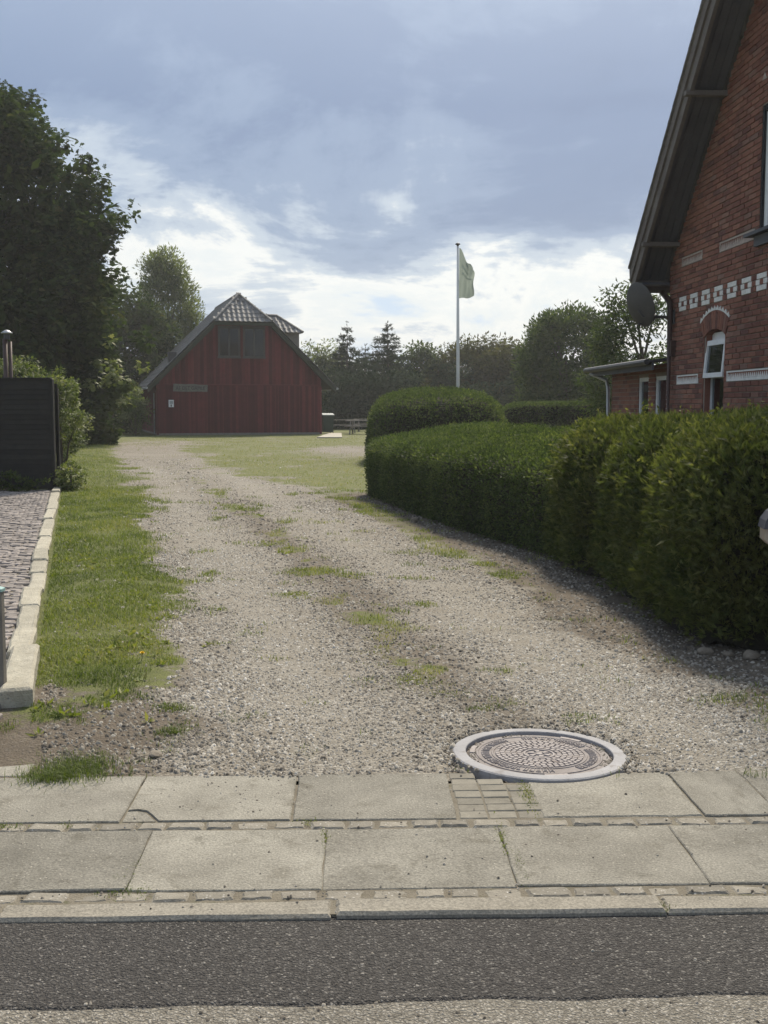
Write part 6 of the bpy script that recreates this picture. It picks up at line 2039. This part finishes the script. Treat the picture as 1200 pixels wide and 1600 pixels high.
# ------------------------------------------------------------------ LEFT FENCE, FLUE, POSTS
fe = empty('black_fence', (-5.80, 19.6, 0))
tag(fe, 'tall black wooden slat fence at the left picture edge', 'fence')
for i in range(22):
    z = 0.06 + i * .0865
    b = MB(); b.box(-3.0, 0, -.012 + (.012 if i % 2 else 0), .010 + (.012 if i % 2 else 0), z, z + .0885, bev=.004); b.build('slat', 'fence', fe)
for x in (-.06, -.80, -1.60, -2.40):
    b = MB(); b.box(x - .045, x + .045, .026, .10, 0, 1.96, bev=.004); b.build('post', 'fence', fe)
b = MB(); b.box(-3.0, .01, -.03, .05, 1.965, 2.0, bev=.004); b.build('top_rail', 'fence', fe)
b = MB(); b.box(-.01, .045, -.035, .06, 0, 1.97, bev=.004); b.build('end_post', 'fence', fe)
fs_ = empty('side_fence', (-5.76, 19.75, 0), radians(15))
tag(fs_, 'narrow return of dark trellis behind the black fence end', 'fence')
for i in range(5):
    b = MB(); b.box(-.02, .02, .1 + i * .55, .16 + i * .55, 0, 1.9); b.build('post', 'fence', fs_)
for z in (.35, .75, 1.15, 1.55, 1.85):
    b = MB(); b.box(-.045, -.022, .0, 2.5, z, z + .05); b.build('rail', 'fence', fs_)
for i in range(13):
    b = MB(); b.box(.021, .038, .05 + i * .19, .19 + i * .19, .05, 1.82); b.build('slat', 'fence', fs_)

fu = empty('stove_flue', (-7.0, 21.0, 0))
tag(fu, 'brown twin stove pipe with pale conical cap above the black fence', 'flue')
b = MB(); b.tube([(-.035, 0, 0), (-.035, 0, 2.75)], .045, 14); b.build('pipe', 'brownpipe', fu, smooth=True)
b = MB(); b.tube([(.045, .03, 0), (.045, .03, 2.70)], .035, 14); b.build('pipe', 'brownpipe', fu, smooth=True)
b = MB(); b.tube([(0, .0, 2.74), (0, 0, 2.84)], .055, 14); b.build('collar', 'darksteel', fu)
b = MB(); b.lathe([(0, .06), (.03, .055), (.105, .005), (.105, -.005), (0, -.002)], 20, (0, 0, 2.855)); b.build('cap', 'steel', fu, smooth=True)

po = empty('gate_post', (-1.912, 5.50, 0))
tag(po, 'slim dark post with teal cap at the left picture edge', 'post')
b = MB(); b.box(-.03, .018, -.025, .025, 0, .585, bev=.004); b.build('shaft', 'greywood', po)
b = MB(); b.prism([(-.034, -.029, .586), (.022, -.029, .586), (.022, -.029, .600), (-.034, -.029, .615)], (0, .058, 0)); b.build('cap', 'teal', po)

lb = empty('letter_box', (2.275, 6.42, 0), radians(-8))
tag(lb, 'beige letter box with dark rounded hood half outside the right picture edge', 'letter box')
b = MB(); b.box(.05, .11, .06, .12, 0, .72); b.build('post', 'darksteel', lb)
b = MB(); b.prism([(-.085, -.06, .735), (-.055, -.06, .705), (.22, -.06, .705), (.24, -.06, .735), (.24, -.06, .80), (-.085, -.06, .80)], (0, .16, 0)); b.build('body', 'beige', lb)
b = MB()
arc = [(-.095, -.075, .801), (-.085, -.075, .85), (-.055, -.075, .895), (-.01, -.075, .925), (.07, -.075, .94), (.16, -.075, .925), (.22, -.075, .88), (.25, -.075, .801)]
b.prism(arc, (0, .19, 0)); b.build('hood', 'slatehood', lb)


# ------------------------------------------------------------------ HAZE
hz_m = bpy.data.materials.new('thin_haze')
hz_m.use_nodes = True
ht = NT(hz_m.node_tree)
pvn = ht.n('ShaderNodeVolumePrincipled', {'Color': (0.93, 0.95, 1.0, 1), 'Density': 0.0006, 'Anisotropy': 0.45})
ht.n('ShaderNodeOutputMaterial', {'Volume': pvn.outputs[0]})
b = MB(); b.box(-140, 140, -45, 190, -1.3, 17.0)
hz_o = b.build('haze', hz_m)
tag(hz_o, kind='stuff')
